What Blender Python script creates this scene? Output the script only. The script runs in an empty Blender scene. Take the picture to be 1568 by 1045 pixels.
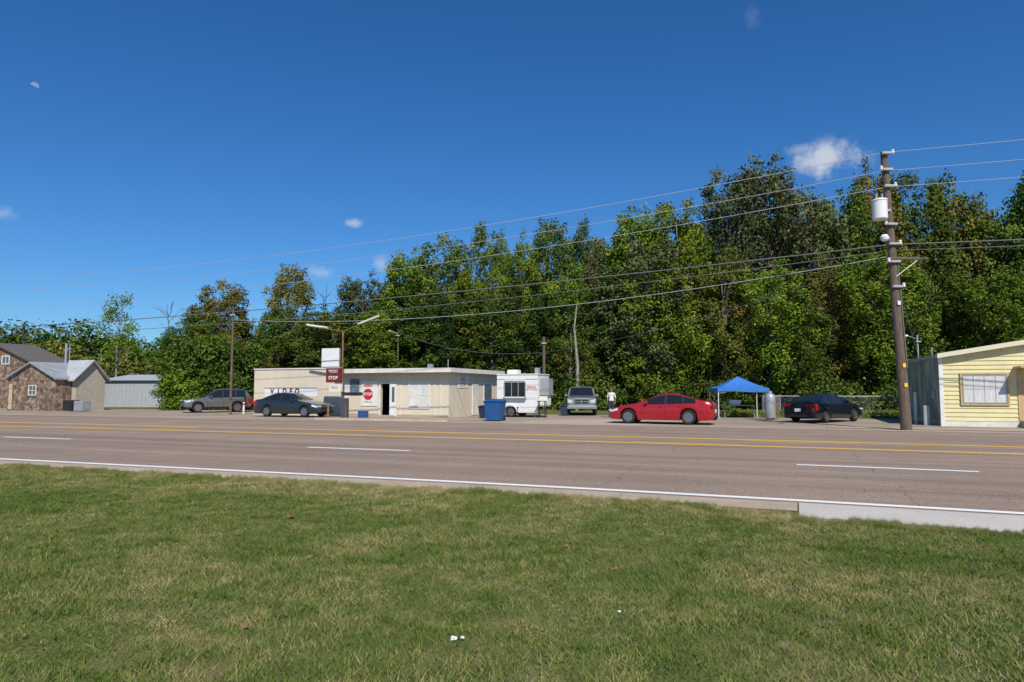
import bpy, bmesh, math, random
import numpy as np
from mathutils import Vector, Matrix
from math import radians as rad, sin, cos, tan, atan2, pi, sqrt

random.seed(7)
scene = bpy.context.scene
COL = scene.collection
F = 1045.3; CX = 784.0; CY = 522.5; CH = 1.6
PIT = math.atan(75.5/F); cp, sp = cos(PIT), sin(PIT)

# ---------------- measuring helpers (survey of the site) ----------------
def ground(px, py):
    u=(px-CX)/F; v=(CY-py)/F
    d=(u, cp-v*sp, sp+v*cp); t=-CH/d[2]
    return Vector((d[0]*t, d[1]*t, 0))
def zpy(y, py):
    v=(CY-py)/F
    return CH + y*(v*cp+sp)/(cp-v*sp)
def xat(px, y, z=1.6):
    return (px-CX)/F*(y*cp+(z-CH)*sp)
A21=rad(21)
def fr(O, px, ly=0.0, z=1.0, ang=A21):
    e1=(cos(ang),-sin(ang)); e2=(sin(ang),cos(ang)); u=(px-CX)/F
    bx=O[0]+ly*e2[0]; by=O[1]+ly*e2[1]
    return (u*(by*cp+(z-CH)*sp)-bx)/(e1[0]-u*e1[1]*cp)
def wy(O,lx,ly=0,ang=A21):
    return O[1]-lx*sin(ang)+ly*cos(ang)

# ---------------- materials ----------------
def newmat(name):
    m=bpy.data.materials.new(name); m.use_nodes=True
    nt=m.node_tree
    return m, nt, nt.nodes['Principled BSDF']
def mat(name, col, rough=0.6, metal=0.0, var=0.0, scale=3.0, bump=0.0, bscale=40, col2=None, spec=None, coat=0.0, coord='Object', stretch=None):
    m,nt,b=newmat(name)
    b.inputs['Base Color'].default_value=(*col,1); b.inputs['Roughness'].default_value=rough; b.inputs['Metallic'].default_value=metal
    if spec is not None: b.inputs['Specular IOR Level'].default_value=spec
    if coat: 
        b.inputs['Coat Weight'].default_value=coat; b.inputs['Coat Roughness'].default_value=0.04
    if var>0 or bump>0 or col2 is not None:
        tc=nt.nodes.new('ShaderNodeTexCoord')
        src=tc.outputs[coord]
        if stretch:
            mp=nt.nodes.new('ShaderNodeMapping'); mp.inputs['Scale'].default_value=stretch
            nt.links.new(src,mp.inputs['Vector']); src=mp.outputs[0]
    if var>0 or col2 is not None:
        n=nt.nodes.new('ShaderNodeTexNoise'); n.inputs['Scale'].default_value=scale; n.inputs['Detail'].default_value=6; n.inputs['Roughness'].default_value=0.65
        nt.links.new(src,n.inputs['Vector'])
        r=nt.nodes.new('ShaderNodeValToRGB')
        c2=col2 if col2 is not None else tuple(c*(1-var) for c in col)
        c1=col if col2 is not None else tuple(min(1,c*(1+var*0.6)) for c in col)
        r.color_ramp.elements[0].position=0.35; r.color_ramp.elements[0].color=(*c2,1)
        r.color_ramp.elements[1].position=0.65; r.color_ramp.elements[1].color=(*c1,1)
        nt.links.new(n.outputs['Fac'],r.inputs['Fac']); nt.links.new(r.outputs[0],b.inputs['Base Color'])
    if bump>0:
        n2=nt.nodes.new('ShaderNodeTexNoise'); n2.inputs['Scale'].default_value=bscale; n2.inputs['Detail'].default_value=4
        nt.links.new(src,n2.inputs['Vector'])
        bp=nt.nodes.new('ShaderNodeBump'); bp.inputs['Strength'].default_value=bump; bp.inputs['Distance'].default_value=0.02
        nt.links.new(n2.outputs['Fac'],bp.inputs['Height']); nt.links.new(bp.outputs[0],b.inputs['Normal'])
    return m

M={}
M['cream']=mat('cream_painted_block',(0.66,0.575,0.44),0.85,var=0.07,scale=0.9,bump=0.3,bscale=30,stretch=(1,1,0.5))
M['white']=mat('white_paint',(0.74,0.73,0.69),0.6,var=0.10,scale=2.5)
M['whiteclean']=mat('white_gelcoat',(0.76,0.76,0.75),0.35,var=0.05,scale=2)
M['fascia']=mat('fascia_white',(0.70,0.67,0.61),0.7,var=0.15,scale=2)
M['roofdark']=mat('roof_felt',(0.10,0.10,0.10),0.9,var=0.3)
M['black']=mat('black_rubber',(0.012,0.012,0.012),0.75)
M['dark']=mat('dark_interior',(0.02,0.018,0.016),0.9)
M['glass']=mat('tinted_glass',(0.012,0.016,0.018),0.06,spec=0.6)
M['winglass']=mat('window_glass',(0.10,0.13,0.15),0.08,spec=0.6)
M['chrome']=mat('chrome',(0.6,0.6,0.6),0.25,1.0)
M['alloy']=mat('alloy_rim',(0.28,0.28,0.29),0.35,0.8)
M['lamp']=mat('headlamp_lens',(0.55,0.58,0.60),0.1,spec=0.8)
M['tail']=mat('tail_lamp',(0.35,0.01,0.01),0.15)
M['plate']=mat('number_plate',(0.7,0.7,0.7),0.5)
M['signred']=mat('sign_red',(0.50,0.02,0.03),0.5,var=0.15)
M['maroon']=mat('maroon_lettering',(0.16,0.015,0.02),0.6)
M['wood']=mat('pole_wood',(0.15,0.108,0.08),0.9,var=0.45,scale=4,bump=0.6,bscale=20,stretch=(6,6,0.6))
M['rust']=mat('rusty_steel',(0.24,0.12,0.06),0.8,var=0.5,scale=6)
M['grey']=mat('galvanised_grey',(0.38,0.39,0.40),0.5,0.3,var=0.15)
M['wire']=mat('aluminium_cable',(0.40,0.41,0.42),0.6)
M['wiredark']=mat('black_cable',(0.14,0.14,0.14),0.7)
M['bark']=mat('bark',(0.17,0.14,0.105),0.95,var=0.45,scale=5,bump=0.5,bscale=15)
M['barkpale']=mat('bark_pale',(0.30,0.265,0.215),0.95,var=0.4,scale=5)
M['metalroof']=mat('metal_roof',(0.50,0.52,0.53),0.45,0.2,var=0.12,scale=1.5)
M['greyroof']=mat('grey_metal_roof',(0.36,0.38,0.39),0.5,0.2,var=0.2,scale=1.5)
M['beige']=mat('beige_siding',(0.44,0.385,0.30),0.8,var=0.12)
M['shed']=mat('shed_steel',(0.37,0.40,0.42),0.6,var=0.1)
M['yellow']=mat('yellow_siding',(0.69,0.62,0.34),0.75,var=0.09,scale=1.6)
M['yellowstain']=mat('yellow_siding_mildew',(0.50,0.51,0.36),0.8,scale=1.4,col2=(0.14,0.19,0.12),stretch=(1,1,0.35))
M['trim']=mat('tan_trim',(0.54,0.38,0.18),0.7,var=0.15)
M['bluefab']=mat('blue_canopy_fabric',(0.03,0.17,0.50),0.7,var=0.15)
M['binblue']=mat('blue_plastic',(0.015,0.09,0.27),0.45,var=0.1)
M['curtain']=mat('curtain',(0.62,0.62,0.60),0.9,var=0.2,scale=6,stretch=(4,1,0.3))

def stone_mat():
    m,nt,b=newmat('fieldstone')
    tc=nt.nodes.new('ShaderNodeTexCoord')
    v=nt.nodes.new('ShaderNodeTexVoronoi'); v.inputs['Scale'].default_value=3.2
    v2=nt.nodes.new('ShaderNodeTexVoronoi'); v2.inputs['Scale'].default_value=3.2; v2.feature='DISTANCE_TO_EDGE'
    nt.links.new(tc.outputs['Object'],v.inputs['Vector']); nt.links.new(tc.outputs['Object'],v2.inputs['Vector'])
    r=nt.nodes.new('ShaderNodeValToRGB'); e=r.color_ramp.elements
    e[0].color=(0.10,0.06,0.04,1); e[1].color=(0.38,0.26,0.17,1); e.new(0.5).color=(0.20,0.135,0.095,1)
    sx=nt.nodes.new('ShaderNodeSeparateXYZ'); nt.links.new(v.outputs['Color'],sx.inputs[0]); nt.links.new(sx.outputs[0],r.inputs['Fac'])
    r2=nt.nodes.new('ShaderNodeValToRGB'); r2.color_ramp.elements[0].position=0.02; r2.color_ramp.elements[1].position=0.06
    nt.links.new(v2.outputs['Distance'],r2.inputs['Fac'])
    mx=nt.nodes.new('ShaderNodeMix'); mx.data_type='RGBA'
    nt.links.new(r2.outputs[0],mx.inputs['Factor']); mx.inputs[6].default_value=(0.27,0.225,0.175,1); nt.links.new(r.outputs[0],mx.inputs[7])
    nt.links.new(mx.outputs[2],b.inputs['Base Color']); b.inputs['Roughness'].default_value=0.9
    bp=nt.nodes.new('ShaderNodeBump'); bp.inputs['Distance'].default_value=0.05; nt.links.new(r2.outputs[0],bp.inputs['Height']); nt.links.new(bp.outputs[0],b.inputs['Normal'])
    return m
M['stone']=stone_mat()

def nodes_noise(nt,src,scale,detail=5,rough=0.6,dist=0.0):
    n=nt.nodes.new('ShaderNodeTexNoise'); n.inputs['Scale'].default_value=scale; n.inputs['Detail'].default_value=detail
    n.inputs['Roughness'].default_value=rough; n.inputs['Distortion'].default_value=dist
    nt.links.new(src,n.inputs['Vector']); return n.outputs['Fac']
def ramp(nt,src,stops):
    r=nt.nodes.new('ShaderNodeValToRGB'); e=r.color_ramp.elements
    e[0].position=stops[0][0]; e[0].color=(*stops[0][1],1); e[1].position=stops[-1][0]; e[1].color=(*stops[-1][1],1)
    for p,c in stops[1:-1]: e.new(p).color=(*c,1)
    nt.links.new(src,r.inputs['Fac']); return r.outputs[0]
def mixc(nt,fac,a,b,mode='MIX'):
    mx=nt.nodes.new('ShaderNodeMix'); mx.data_type='RGBA'; mx.blend_type=mode
    for s,i in ((fac,'Factor'),(a,6),(b,7)):
        if isinstance(s,(int,float)): mx.inputs[i].default_value=s
        elif isinstance(s,tuple): mx.inputs[i].default_value=(*s,1)
        else: nt.links.new(s,mx.inputs[i])
    return mx.outputs[2]
G=lambda v:(v,v,v)
def asphalt_mat():
    m,nt,b=newmat('asphalt')
    geo=nt.nodes.new('ShaderNodeNewGeometry'); pos=geo.outputs['Position']
    mp=nt.nodes.new('ShaderNodeMapping'); mp.inputs['Rotation'].default_value=(0,0,rad(21)); nt.links.new(pos,mp.inputs['Vector'])
    mp2=nt.nodes.new('ShaderNodeMapping'); mp2.inputs['Scale'].default_value=(0.02,0.9,1); nt.links.new(mp.outputs[0],mp2.inputs['Vector'])
    fine=nodes_noise(nt,pos,34,3,0.85)
    base=ramp(nt,fine,[(0.3,(0.155,0.112,0.084)),(0.5,(0.285,0.212,0.163)),(0.72,(0.49,0.38,0.30))])
    st=nodes_noise(nt,mp2.outputs[0],1.3,5,0.7)
    base=mixc(nt,1.0,base,ramp(nt,st,[(0.34,G(0.76)),(0.5,G(0.98)),(0.66,G(1.16))]),'MULTIPLY')
    big=nodes_noise(nt,pos,0.30,5,0.65)
    base=mixc(nt,1.0,base,ramp(nt,big,[(0.3,G(0.87)),(0.7,G(1.08))]),'MULTIPLY')
    wv=nt.nodes.new('ShaderNodeTexNoise'); wv.inputs['Scale'].default_value=0.8; wv.inputs['Detail'].default_value=5; nt.links.new(pos,wv.inputs['Vector'])
    sx=nt.nodes.new('ShaderNodeSeparateXYZ'); nt.links.new(mp.outputs[0],sx.inputs[0])
    def mt(op,a,b_,c_=None):
        n=nt.nodes.new('ShaderNodeMath'); n.operation=op
        for i,q in enumerate((a,b_,c_)):
            if q is None: continue
            if isinstance(q,(int,float)): n.inputs[i].default_value=q
            else: nt.links.new(q,n.inputs[i])
        return n.outputs[0]
    u=mt('MULTIPLY_ADD',wv.outputs['Fac'],0.9,sx.outputs[0])
    fr_=mt('ABSOLUTE',mt('SUBTRACT',mt('FRACT',mt('DIVIDE',u,4.6),0.0),0.5),0.0)
    nn=nodes_noise(nt,pos,0.45,2,0.5)
    crack=mt('LESS_THAN',fr_,mt('SUBTRACT',mt('MULTIPLY',nn,0.010),0.0028))
    base=mixc(nt,mt('MULTIPLY',crack,0.38),base,(0.08,0.06,0.048))
    nt.links.new(base,b.inputs['Base Color']); b.inputs['Roughness'].default_value=0.9; b.inputs['Specular IOR Level'].default_value=0.2
    bp=nt.nodes.new('ShaderNodeBump'); bp.inputs['Strength'].default_value=0.4; bp.inputs['Distance'].default_value=0.01
    nt.links.new(fine,bp.inputs['Height']); nt.links.new(bp.outputs[0],b.inputs['Normal'])
    return m
M['asphalt']=asphalt_mat()
def worn(name,c,under,thr=0.42,sc=9):
    m,nt,b=newmat(name); geo=nt.nodes.new('ShaderNodeNewGeometry'); pos=geo.outputs['Position']
    n=nodes_noise(nt,pos,sc,8,0.75)
    nt.links.new(mixc(nt,ramp(nt,n,[(thr-0.06,G(0)),(thr+0.04,G(1))]),under,c),b.inputs['Base Color']); b.inputs['Roughness'].default_value=0.75
    return m
M['wline']=worn('road_white_line',(0.82,0.81,0.78),(0.45,0.39,0.33),0.33)
M['yline']=worn('road_yellow_line',(0.86,0.50,0.045),(0.52,0.34,0.12),0.34)
def ground_like(name,stops,sc,stops2=None,sc2=30,bump=0.5):
    m,nt,b=newmat(name); geo=nt.nodes.new('ShaderNodeNewGeometry'); pos=geo.outputs['Position']
    c=ramp(nt,nodes_noise(nt,pos,sc,7,0.7),stops)
    f=nodes_noise(nt,pos,sc2,4,0.8)
    c=mixc(nt,1.0,c,ramp(nt,f,stops2 or [(0.3,G(0.65)),(0.7,G(1.25))]),'MULTIPLY')
    nt.links.new(c,b.inputs['Base Color']); b.inputs['Roughness'].default_value=0.95; b.inputs['Specular IOR Level'].default_value=0.1
    bp=nt.nodes.new('ShaderNodeBump'); bp.inputs['Strength'].default_value=bump; bp.inputs['Distance'].default_value=0.03
    nt.links.new(f,bp.inputs['Height']); nt.links.new(bp.outputs[0],b.inputs['Normal'])
    return m
M['ground']=ground_like('turf_ground',[(0.36,(0.080,0.108,0.030)),(0.5,(0.125,0.135,0.046)),(0.66,(0.22,0.18,0.09))],0.8)
M['concrete']=ground_like('tan_concrete',[(0.3,(0.36,0.285,0.21)),(0.7,(0.50,0.42,0.33))],0.9,[(0.3,G(0.85)),(0.7,G(1.1))],25,0.2)
M['drive']=ground_like('pale_concrete',[(0.3,(0.50,0.465,0.41)),(0.7,(0.60,0.565,0.51))],1.2,[(0.3,G(0.82)),(0.7,G(1.05))],25,0.2)
M['lot']=ground_like('gravel_lot',[(0.3,(0.25,0.195,0.15)),(0.7,(0.41,0.335,0.26))],0.35,[(0.3,G(0.8)),(0.7,G(1.2))],14,0.4)

ds=0.5; S=np.arange(-300,300+ds,ds)
def head(s): return rad(20+5*min(1,max(0,(s+3)/15)))
i0=int(np.argmin(abs(S))); XY=np.zeros((len(S),2)); O0=ground(CX,745)
XY[i0]=(O0.x,O0.y)
for i in range(i0+1,len(S)):
    a=head(S[i]-ds/2); XY[i]=XY[i-1]+ds*np.array((cos(a),-sin(a)))
for i in range(i0-1,-1,-1):
    a=head(S[i]+ds/2); XY[i]=XY[i+1]-ds*np.array((cos(a),-sin(a)))

def grass_blade_mat():
    m,nt,b=newmat('grass_blades'); geo=nt.nodes.new('ShaderNodeNewGeometry'); pos=geo.outputs['Position']
    at=nt.nodes.new('ShaderNodeAttribute'); at.attribute_name='tint'
    big=nodes_noise(nt,pos,0.55,4,0.7,0.8)
    sm=nodes_noise(nt,pos,3.6,4,0.75)
    bigc=ramp(nt,big,[(0.38,G(0)),(0.62,G(1))]); smc=ramp(nt,sm,[(0.37,G(0)),(0.63,G(1))])
    def mm(a,k,c_):
        n=nt.nodes.new('ShaderNodeMath'); n.operation='MULTIPLY_ADD'; nt.links.new(a,n.inputs[0]); n.inputs[1].default_value=k
        if isinstance(c_,float): n.inputs[2].default_value=c_
        else: nt.links.new(c_,n.inputs[2])
        return n.outputs[0]
    dt=nt.nodes.new('ShaderNodeVectorMath'); dt.operation='DOT_PRODUCT'; dt.inputs[1].default_value=(sin(rad(21.5)),cos(rad(21.5)),0); nt.links.new(pos,dt.inputs[0])
    v0=O0.x*sin(rad(21.5))+O0.y*cos(rad(21.5))
    mr=nt.nodes.new('ShaderNodeMapRange'); nt.links.new(dt.outputs['Value'],mr.inputs[0]); mr.inputs[1].default_value=v0-2.6; mr.inputs[2].default_value=v0-0.7; mr.inputs[4].default_value=0.24
    f=mm(at.outputs['Fac'],0.34,mm(bigc,0.30,mm(smc,0.32,-0.04)))
    ad=nt.nodes.new('ShaderNodeMath'); ad.operation='ADD'; nt.links.new(f,ad.inputs[0]); nt.links.new(mr.outputs[0],ad.inputs[1])
    c=ramp(nt,ad.outputs[0],[(0.08,(0.058,0.105,0.018)),(0.32,(0.105,0.160,0.032)),(0.52,(0.180,0.205,0.058)),(0.72,(0.33,0.28,0.12)),(0.95,(0.50,0.41,0.24))])
    d=nt.nodes.new('ShaderNodeBsdfDiffuse'); nt.links.new(c,d.inputs[0])
    nt.links.new(d.outputs[0],nt.nodes['Material Output'].inputs[0]); return m
M['blade']=grass_blade_mat()

def leaf_mat(name,dark,mid,light,accent=None,k=1.08):
    m,nt,b=newmat(name)
    at=nt.nodes.new('ShaderNodeAttribute'); at.attribute_name='tint'
    oi=nt.nodes.new('ShaderNodeObjectInfo')
    q=lambda c: tuple(x*k for x in c)
    c=ramp(nt,at.outputs['Fac'],[(0.0,q(dark)),(0.45,q(mid)),(0.85,q(light)),(1.0,accent or q(light))])
    c=mixc(nt,1.0,c,ramp(nt,oi.outputs['Random'],[(0.0,(0.74,0.82,0.8)),(0.35,(1.08,0.98,0.85)),(0.7,(0.90,1.04,0.85)),(1.0,(1.2,1.2,1.0))]),'MULTIPLY')
    d=nt.nodes.new('ShaderNodeBsdfDiffuse'); nt.links.new(c,d.inputs[0])
    nt.links.new(d.outputs[0],nt.nodes['Material Output'].inputs[0]); return m
LM=[leaf_mat('leaf_green',(0.042,0.070,0.014),(0.076,0.115,0.023),(0.120,0.160,0.034),(0.28,0.19,0.05)),
    leaf_mat('leaf_bright',(0.066,0.104,0.014),(0.118,0.172,0.022),(0.175,0.225,0.034),(0.30,0.24,0.05)),
    leaf_mat('leaf_olive',(0.060,0.075,0.032),(0.098,0.114,0.050),(0.142,0.156,0.074),(0.22,0.16,0.08)),
    leaf_mat('leaf_turning',(0.068,0.078,0.018),(0.125,0.124,0.030),(0.20,0.165,0.045),(0.32,0.15,0.05)),
    leaf_mat('leaf_deep',(0.030,0.052,0.014),(0.056,0.086,0.023),(0.092,0.126,0.034),(0.16,0.14,0.04))]

# ---------------- mesh helpers ----------------
def link(o,parent=None):
    COL.objects.link(o)
    if parent: o.parent=parent
    return o
def empty(name,loc=(0,0,0),rz=0.0):
    e=bpy.data.objects.new(name,None); e.location=loc; e.rotation_euler=(0,0,rz); e.empty_display_size=0.3
    return link(e)
def meshobj(name,verts,faces,m=None,parent=None,smooth=False,mats=None,fm=None):
    me=bpy.data.meshes.new(name); me.from_pydata([tuple(v) for v in verts],[],faces); me.update()
    if mats:
        for x in mats: me.materials.append(x)
        if fm: me.polygons.foreach_set('material_index',fm)
    elif m: me.materials.append(m)
    if smooth:
        me.polygons.foreach_set('use_smooth',[True]*len(me.polygons))
        me.set_sharp_from_angle(angle=rad(38))
    o=bpy.data.objects.new(name,me); return link(o,parent)
def box(name,x0,x1,y0,y1,z0,z1,m,parent=None,bevel=0.0,rot=None):
    c=Vector(((x0+x1)/2,(y0+y1)/2,(z0+z1)/2)); hx,hy,hz=(x1-x0)/2,(y1-y0)/2,(z1-z0)/2
    bm=bmesh.new(); bmesh.ops.create_cube(bm,size=1)
    bmesh.ops.scale(bm,vec=(2*hx,2*hy,2*hz),verts=bm.verts)
    if bevel: bmesh.ops.bevel(bm,geom=bm.edges[:],offset=bevel,segments=2,affect='EDGES',profile=0.6)
    me=bpy.data.meshes.new(name); bm.to_mesh(me); bm.free(); me.materials.append(m)
    o=bpy.data.objects.new(name,me); o.location=c
    if rot: o.rotation_euler=rot
    return link(o,parent)
def tube_data(pts,radii,n=8,caps=True):
    V=[];Fc=[]; pts=[Vector(p) for p in pts]
    for i,p in enumerate(pts):
        t=(pts[min(i+1,len(pts)-1)]-pts[max(i-1,0)]).normalized()
        a=t.cross(Vector((0,0,1)) if abs(t.z)<0.95 else Vector((1,0,0))).normalized(); b2=t.cross(a)
        for k in range(n):
            an=2*pi*k/n; V.append(p+(a*cos(an)+b2*sin(an))*radii[i])
    for i in range(len(pts)-1):
        for k in range(n):
            Fc.append((i*n+k,i*n+(k+1)%n,(i+1)*n+(k+1)%n,(i+1)*n+k))
    if caps:
        Fc.append(tuple(range(n))[::-1]); Fc.append(tuple((len(pts)-1)*n+k for k in range(n)))
    return V,Fc
def tube(name,pts,r,m,parent=None,n=8):
    if isinstance(r,(int,float)): r=[r]*len(pts)
    V,Fc=tube_data(pts,r,n); return meshobj(name,V,Fc,m,parent,True)
def merge(parts):
    V=[];Fc=[]
    for v,f in parts:
        o=len(V); V+=list(v); Fc+=[tuple(i+o for i in q) for q in f]
    return V,Fc
def lathe(name,prof,m,parent=None,n=28,axis='y',loc=(0,0,0)):
    V=[];Fc=[]
    for r,h in prof:
        for k in range(n):
            a=2*pi*k/n
            V.append((r*cos(a),h,r*sin(a)) if axis=='y' else (r*cos(a),r*sin(a),h))
    for i in range(len(prof)-1):
        for k in range(n): Fc.append((i*n+k,i*n+(k+1)%n,(i+1)*n+(k+1)%n,(i+1)*n+k))
    Fc.append(tuple(range(n))); Fc.append(tuple((len(prof)-1)*n+k for k in range(n))[::-1])
    o=meshobj(name,V,Fc,m,parent,True); o.location=loc; return o
def text(name,body,size,loc,m,parent=None,ext=0.008,align='CENTER',sx=1.0,rot=(pi/2,0,0),bold=0.0,space=1.0):
    c=bpy.data.curves.new(name,'FONT'); c.body=body; c.size=size; c.extrude=ext; c.align_x=align; c.align_y='CENTER'; c.offset=bold; c.space_character=space
    c.materials.append(m); o=bpy.data.objects.new(name,c); o.location=loc; o.rotation_euler=rot; o.scale=(sx,1,1); return link(o,parent)
def boxdata(x0,x1,y0,y1,z0,z1):
    V=[(x,y,z) for z in (z0,z1) for y in (y0,y1) for x in (x0,x1)]
    return V,[(0,2,3,1),(4,5,7,6),(0,1,5,4),(2,6,7,3),(0,4,6,2),(1,3,7,5)]
def wall(name,x0,x1,z0,z1,y0,th,openings,m,parent):
    xs=sorted({x0,x1,*[o[0] for o in openings],*[o[1] for o in openings]}); zs=sorted({z0,z1,*[o[2] for o in openings],*[o[3] for o in openings]})
    idx={};V=[];Fc=[]
    def vid(i,j,k):
        if (i,j,k) not in idx: idx[(i,j,k)]=len(V); V.append((xs[i],y0+k*th,zs[j]))
        return idx[(i,j,k)]
    def solid(i,j):
        if i<0 or j<0 or i>=len(xs)-1 or j>=len(zs)-1: return False
        cx=(xs[i]+xs[i+1])/2; cz=(zs[j]+zs[j+1])/2
        return not any(o[0]<cx<o[1] and o[2]<cz<o[3] for o in openings)
    for i in range(len(xs)-1):
        for j in range(len(zs)-1):
            if not solid(i,j): continue
            Fc.append((vid(i,j,0),vid(i+1,j,0),vid(i+1,j+1,0),vid(i,j+1,0)))
            Fc.append((vid(i,j,1),vid(i,j+1,1),vid(i+1,j+1,1),vid(i+1,j,1)))
            if not solid(i-1,j): Fc.append((vid(i,j,0),vid(i,j+1,0),vid(i,j+1,1),vid(i,j,1)))
            if not solid(i+1,j): Fc.append((vid(i+1,j,0),vid(i+1,j,1),vid(i+1,j+1,1),vid(i+1,j+1,0)))
            if not solid(i,j-1): Fc.append((vid(i,j,0),vid(i,j,1),vid(i+1,j,1),vid(i+1,j,0)))
            if not solid(i,j+1): Fc.append((vid(i,j+1,0),vid(i+1,j+1,0),vid(i+1,j+1,1),vid(i,j+1,1)))
    return meshobj(name,V,Fc,m,parent)
def window(pref,x0,x1,z0,z1,y,parent,fm,gm,nx=2,nz=1,fw=0.06,proud=0.05):
    box(pref+'_pane',x0+fw*0.5,x1-fw*0.5,y-0.012,y+0.02,z0+fw*.5,z1-fw*.5,gm,parent)
    P=[boxdata(x0,x0+fw,y-proud,y,z0,z1),boxdata(x1-fw,x1,y-proud,y,z0,z1),boxdata(x0+fw,x1-fw,y-proud,y,z0,z0+fw),boxdata(x0+fw,x1-fw,y-proud,y,z1-fw,z1)]
    for i in range(1,nx):
        xc=x0+(x1-x0)*i/nx; P.append(boxdata(xc-fw*.3,xc+fw*.3,y-proud*.7,y-0.013,z0+fw,z1-fw))
    for i in range(1,nz):
        zc=z0+(z1-z0)*i/nz; P.append(boxdata(x0+fw,x1-fw,y-proud*.6,y-0.014,zc-fw*.3,zc+fw*.3))
    V,Fc=merge(P); meshobj(pref+'_frame',V,Fc,fm,parent)

# ---------------- road ----------------
def rp(s,v,z=0.0):
    x=np.interp(s,S,XY[:,0]); y=np.interp(s,S,XY[:,1]); a=head(s)
    return Vector((x+v*sin(a),y+v*cos(a),z))
def strip(name,v0,v1,s0,s1,z,m,step=1.0,parent=None,jag=0):
    ss=np.linspace(s0,s1,max(2,int((s1-s0)/step)+1)); V=[];Fc=[]
    rr=random.Random(3)
    for s in ss: V+= [rp(s,v0+rr.uniform(-jag,jag),z),rp(s,v1+rr.uniform(-jag,jag),z)]
    for i in range(len(ss)-1): Fc.append((2*i,2*i+2,2*i+3,2*i+1))
    return meshobj(name,V,Fc,m,parent)
def strips(name,segs,v0,v1,z,m,parent=None):
    P=[]
    for s0,s1 in segs:
        ss=np.linspace(s0,s1,max(2,int((s1-s0)/1)+1)); V=[];Fc=[]
        for s in ss: V+=[rp(s,v0,z),rp(s,v1,z)]
        for i in range(len(ss)-1): Fc.append((2*i,2*i+2,2*i+3,2*i+1))
        P.append((V,Fc))
    V,Fc=merge(P); return meshobj(name,V,Fc,m,parent)

meshobj('ground',[(-1500,-300,0),(1500,-300,0),(1500,2500,0),(-1500,2500,0)],[(0,1,2,3)],M['ground'])
road=strip('road',0.0-0.12,20.0,-290,250,0.008,M['asphalt'])
strip('concrete_gutter',-0.85,-0.12,-290,4.4,0.012,M['concrete'],0.4,jag=0.03)
strip('driveway_apron',-1.45,-0.13,4.42,60,0.016,M['drive'])
mk=empty('road_markings')
strip('edge_line',0.02,0.20,-290,250,0.014,M['wline'],parent=mk)
pr=12.4
def sof(px,py):
    p=ground(px,py); best=min(range(len(S)),key=lambda i:(XY[i][0]-p.x)**2+(XY[i][1]-p.y)**2) ; a=head(S[best]); 
    s=S[best]+((p.x-XY[best][0])*cos(a)-(p.y-XY[best][1])*sin(a)); v=(p.x-XY[best][0])*sin(a)+(p.y-XY[best][1])*cos(a); return s,v
s_d,v_d=sof(550,688)
strips('lane_dashes_near',[(s_d-1.6+k*pr,s_d+1.6+k*pr) for k in range(-18,14)],5.18,5.36,0.014,M['wline'],mk)
strips('lane_dashes_far',[(s_d-4+k*pr,s_d-0.8+k*pr) for k in range(-18,14)],16.0,16.13,0.014,worn('road_white_faded',(0.55,0.5,0.45),(0.33,0.27,0.22),0.5),mk)
strip('centre_line_near',9.93,10.18,-290,250,0.014,M['yline'],parent=mk)
strip('centre_line_far',12.5,12.78,-290,250,0.014,M['yline'],parent=mk)
strips('turn_lane_dashes_near',[(k*pr,k*pr+3) for k in range(-18,14)],10.42,10.56,0.014,M['yline'],mk)
strips('turn_lane_dashes_far',[(k*pr+3,k*pr+6) for k in range(-18,14)],12.12,12.26,0.014,M['yline'],mk)
strip('gutter_far',20.0,20.6,-290,250,0.012,M['concrete'],parent=None)
strip('gravel_lot',20.6,32.5,-62,14,0.005,M['lot'],jag=0.12)
strip('sidewalk',21.4,22.7,5.5,60,0.02,M['concrete'],jag=0.02)
def kerb(name,s0,s1,v=20.6):
    ss=np.linspace(s0,s1,int(s1-s0)+2); V=[];Fc=[]
    for s in ss: V+=[rp(s,v,0),rp(s,v+0.02,0.12),rp(s,v+0.17,0.12),rp(s,v+0.17,0)]
    for i in range(len(ss)-1):
        for k in range(3): Fc.append((4*i+k,4*i+4+k,4*i+5+k,4*i+1+k))
    Fc+= [(0,1,2,3),(len(V)-1,len(V)-2,len(V)-3,len(V)-4)]
    meshobj(name,V,Fc,M['concrete'])
kerb('kerb',-200,-52); kerb('kerb',-19,-11); kerb('kerb',14.5,24); kerb('kerb',30,120)
p=[rp(-8,20.6,0.012),rp(-1.5,20.6,0.012),rp(0,27,0.012),rp(-6,27,0.012)]
meshobj('driveway',p,[(0,1,2,3)],M['concrete'])

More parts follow.
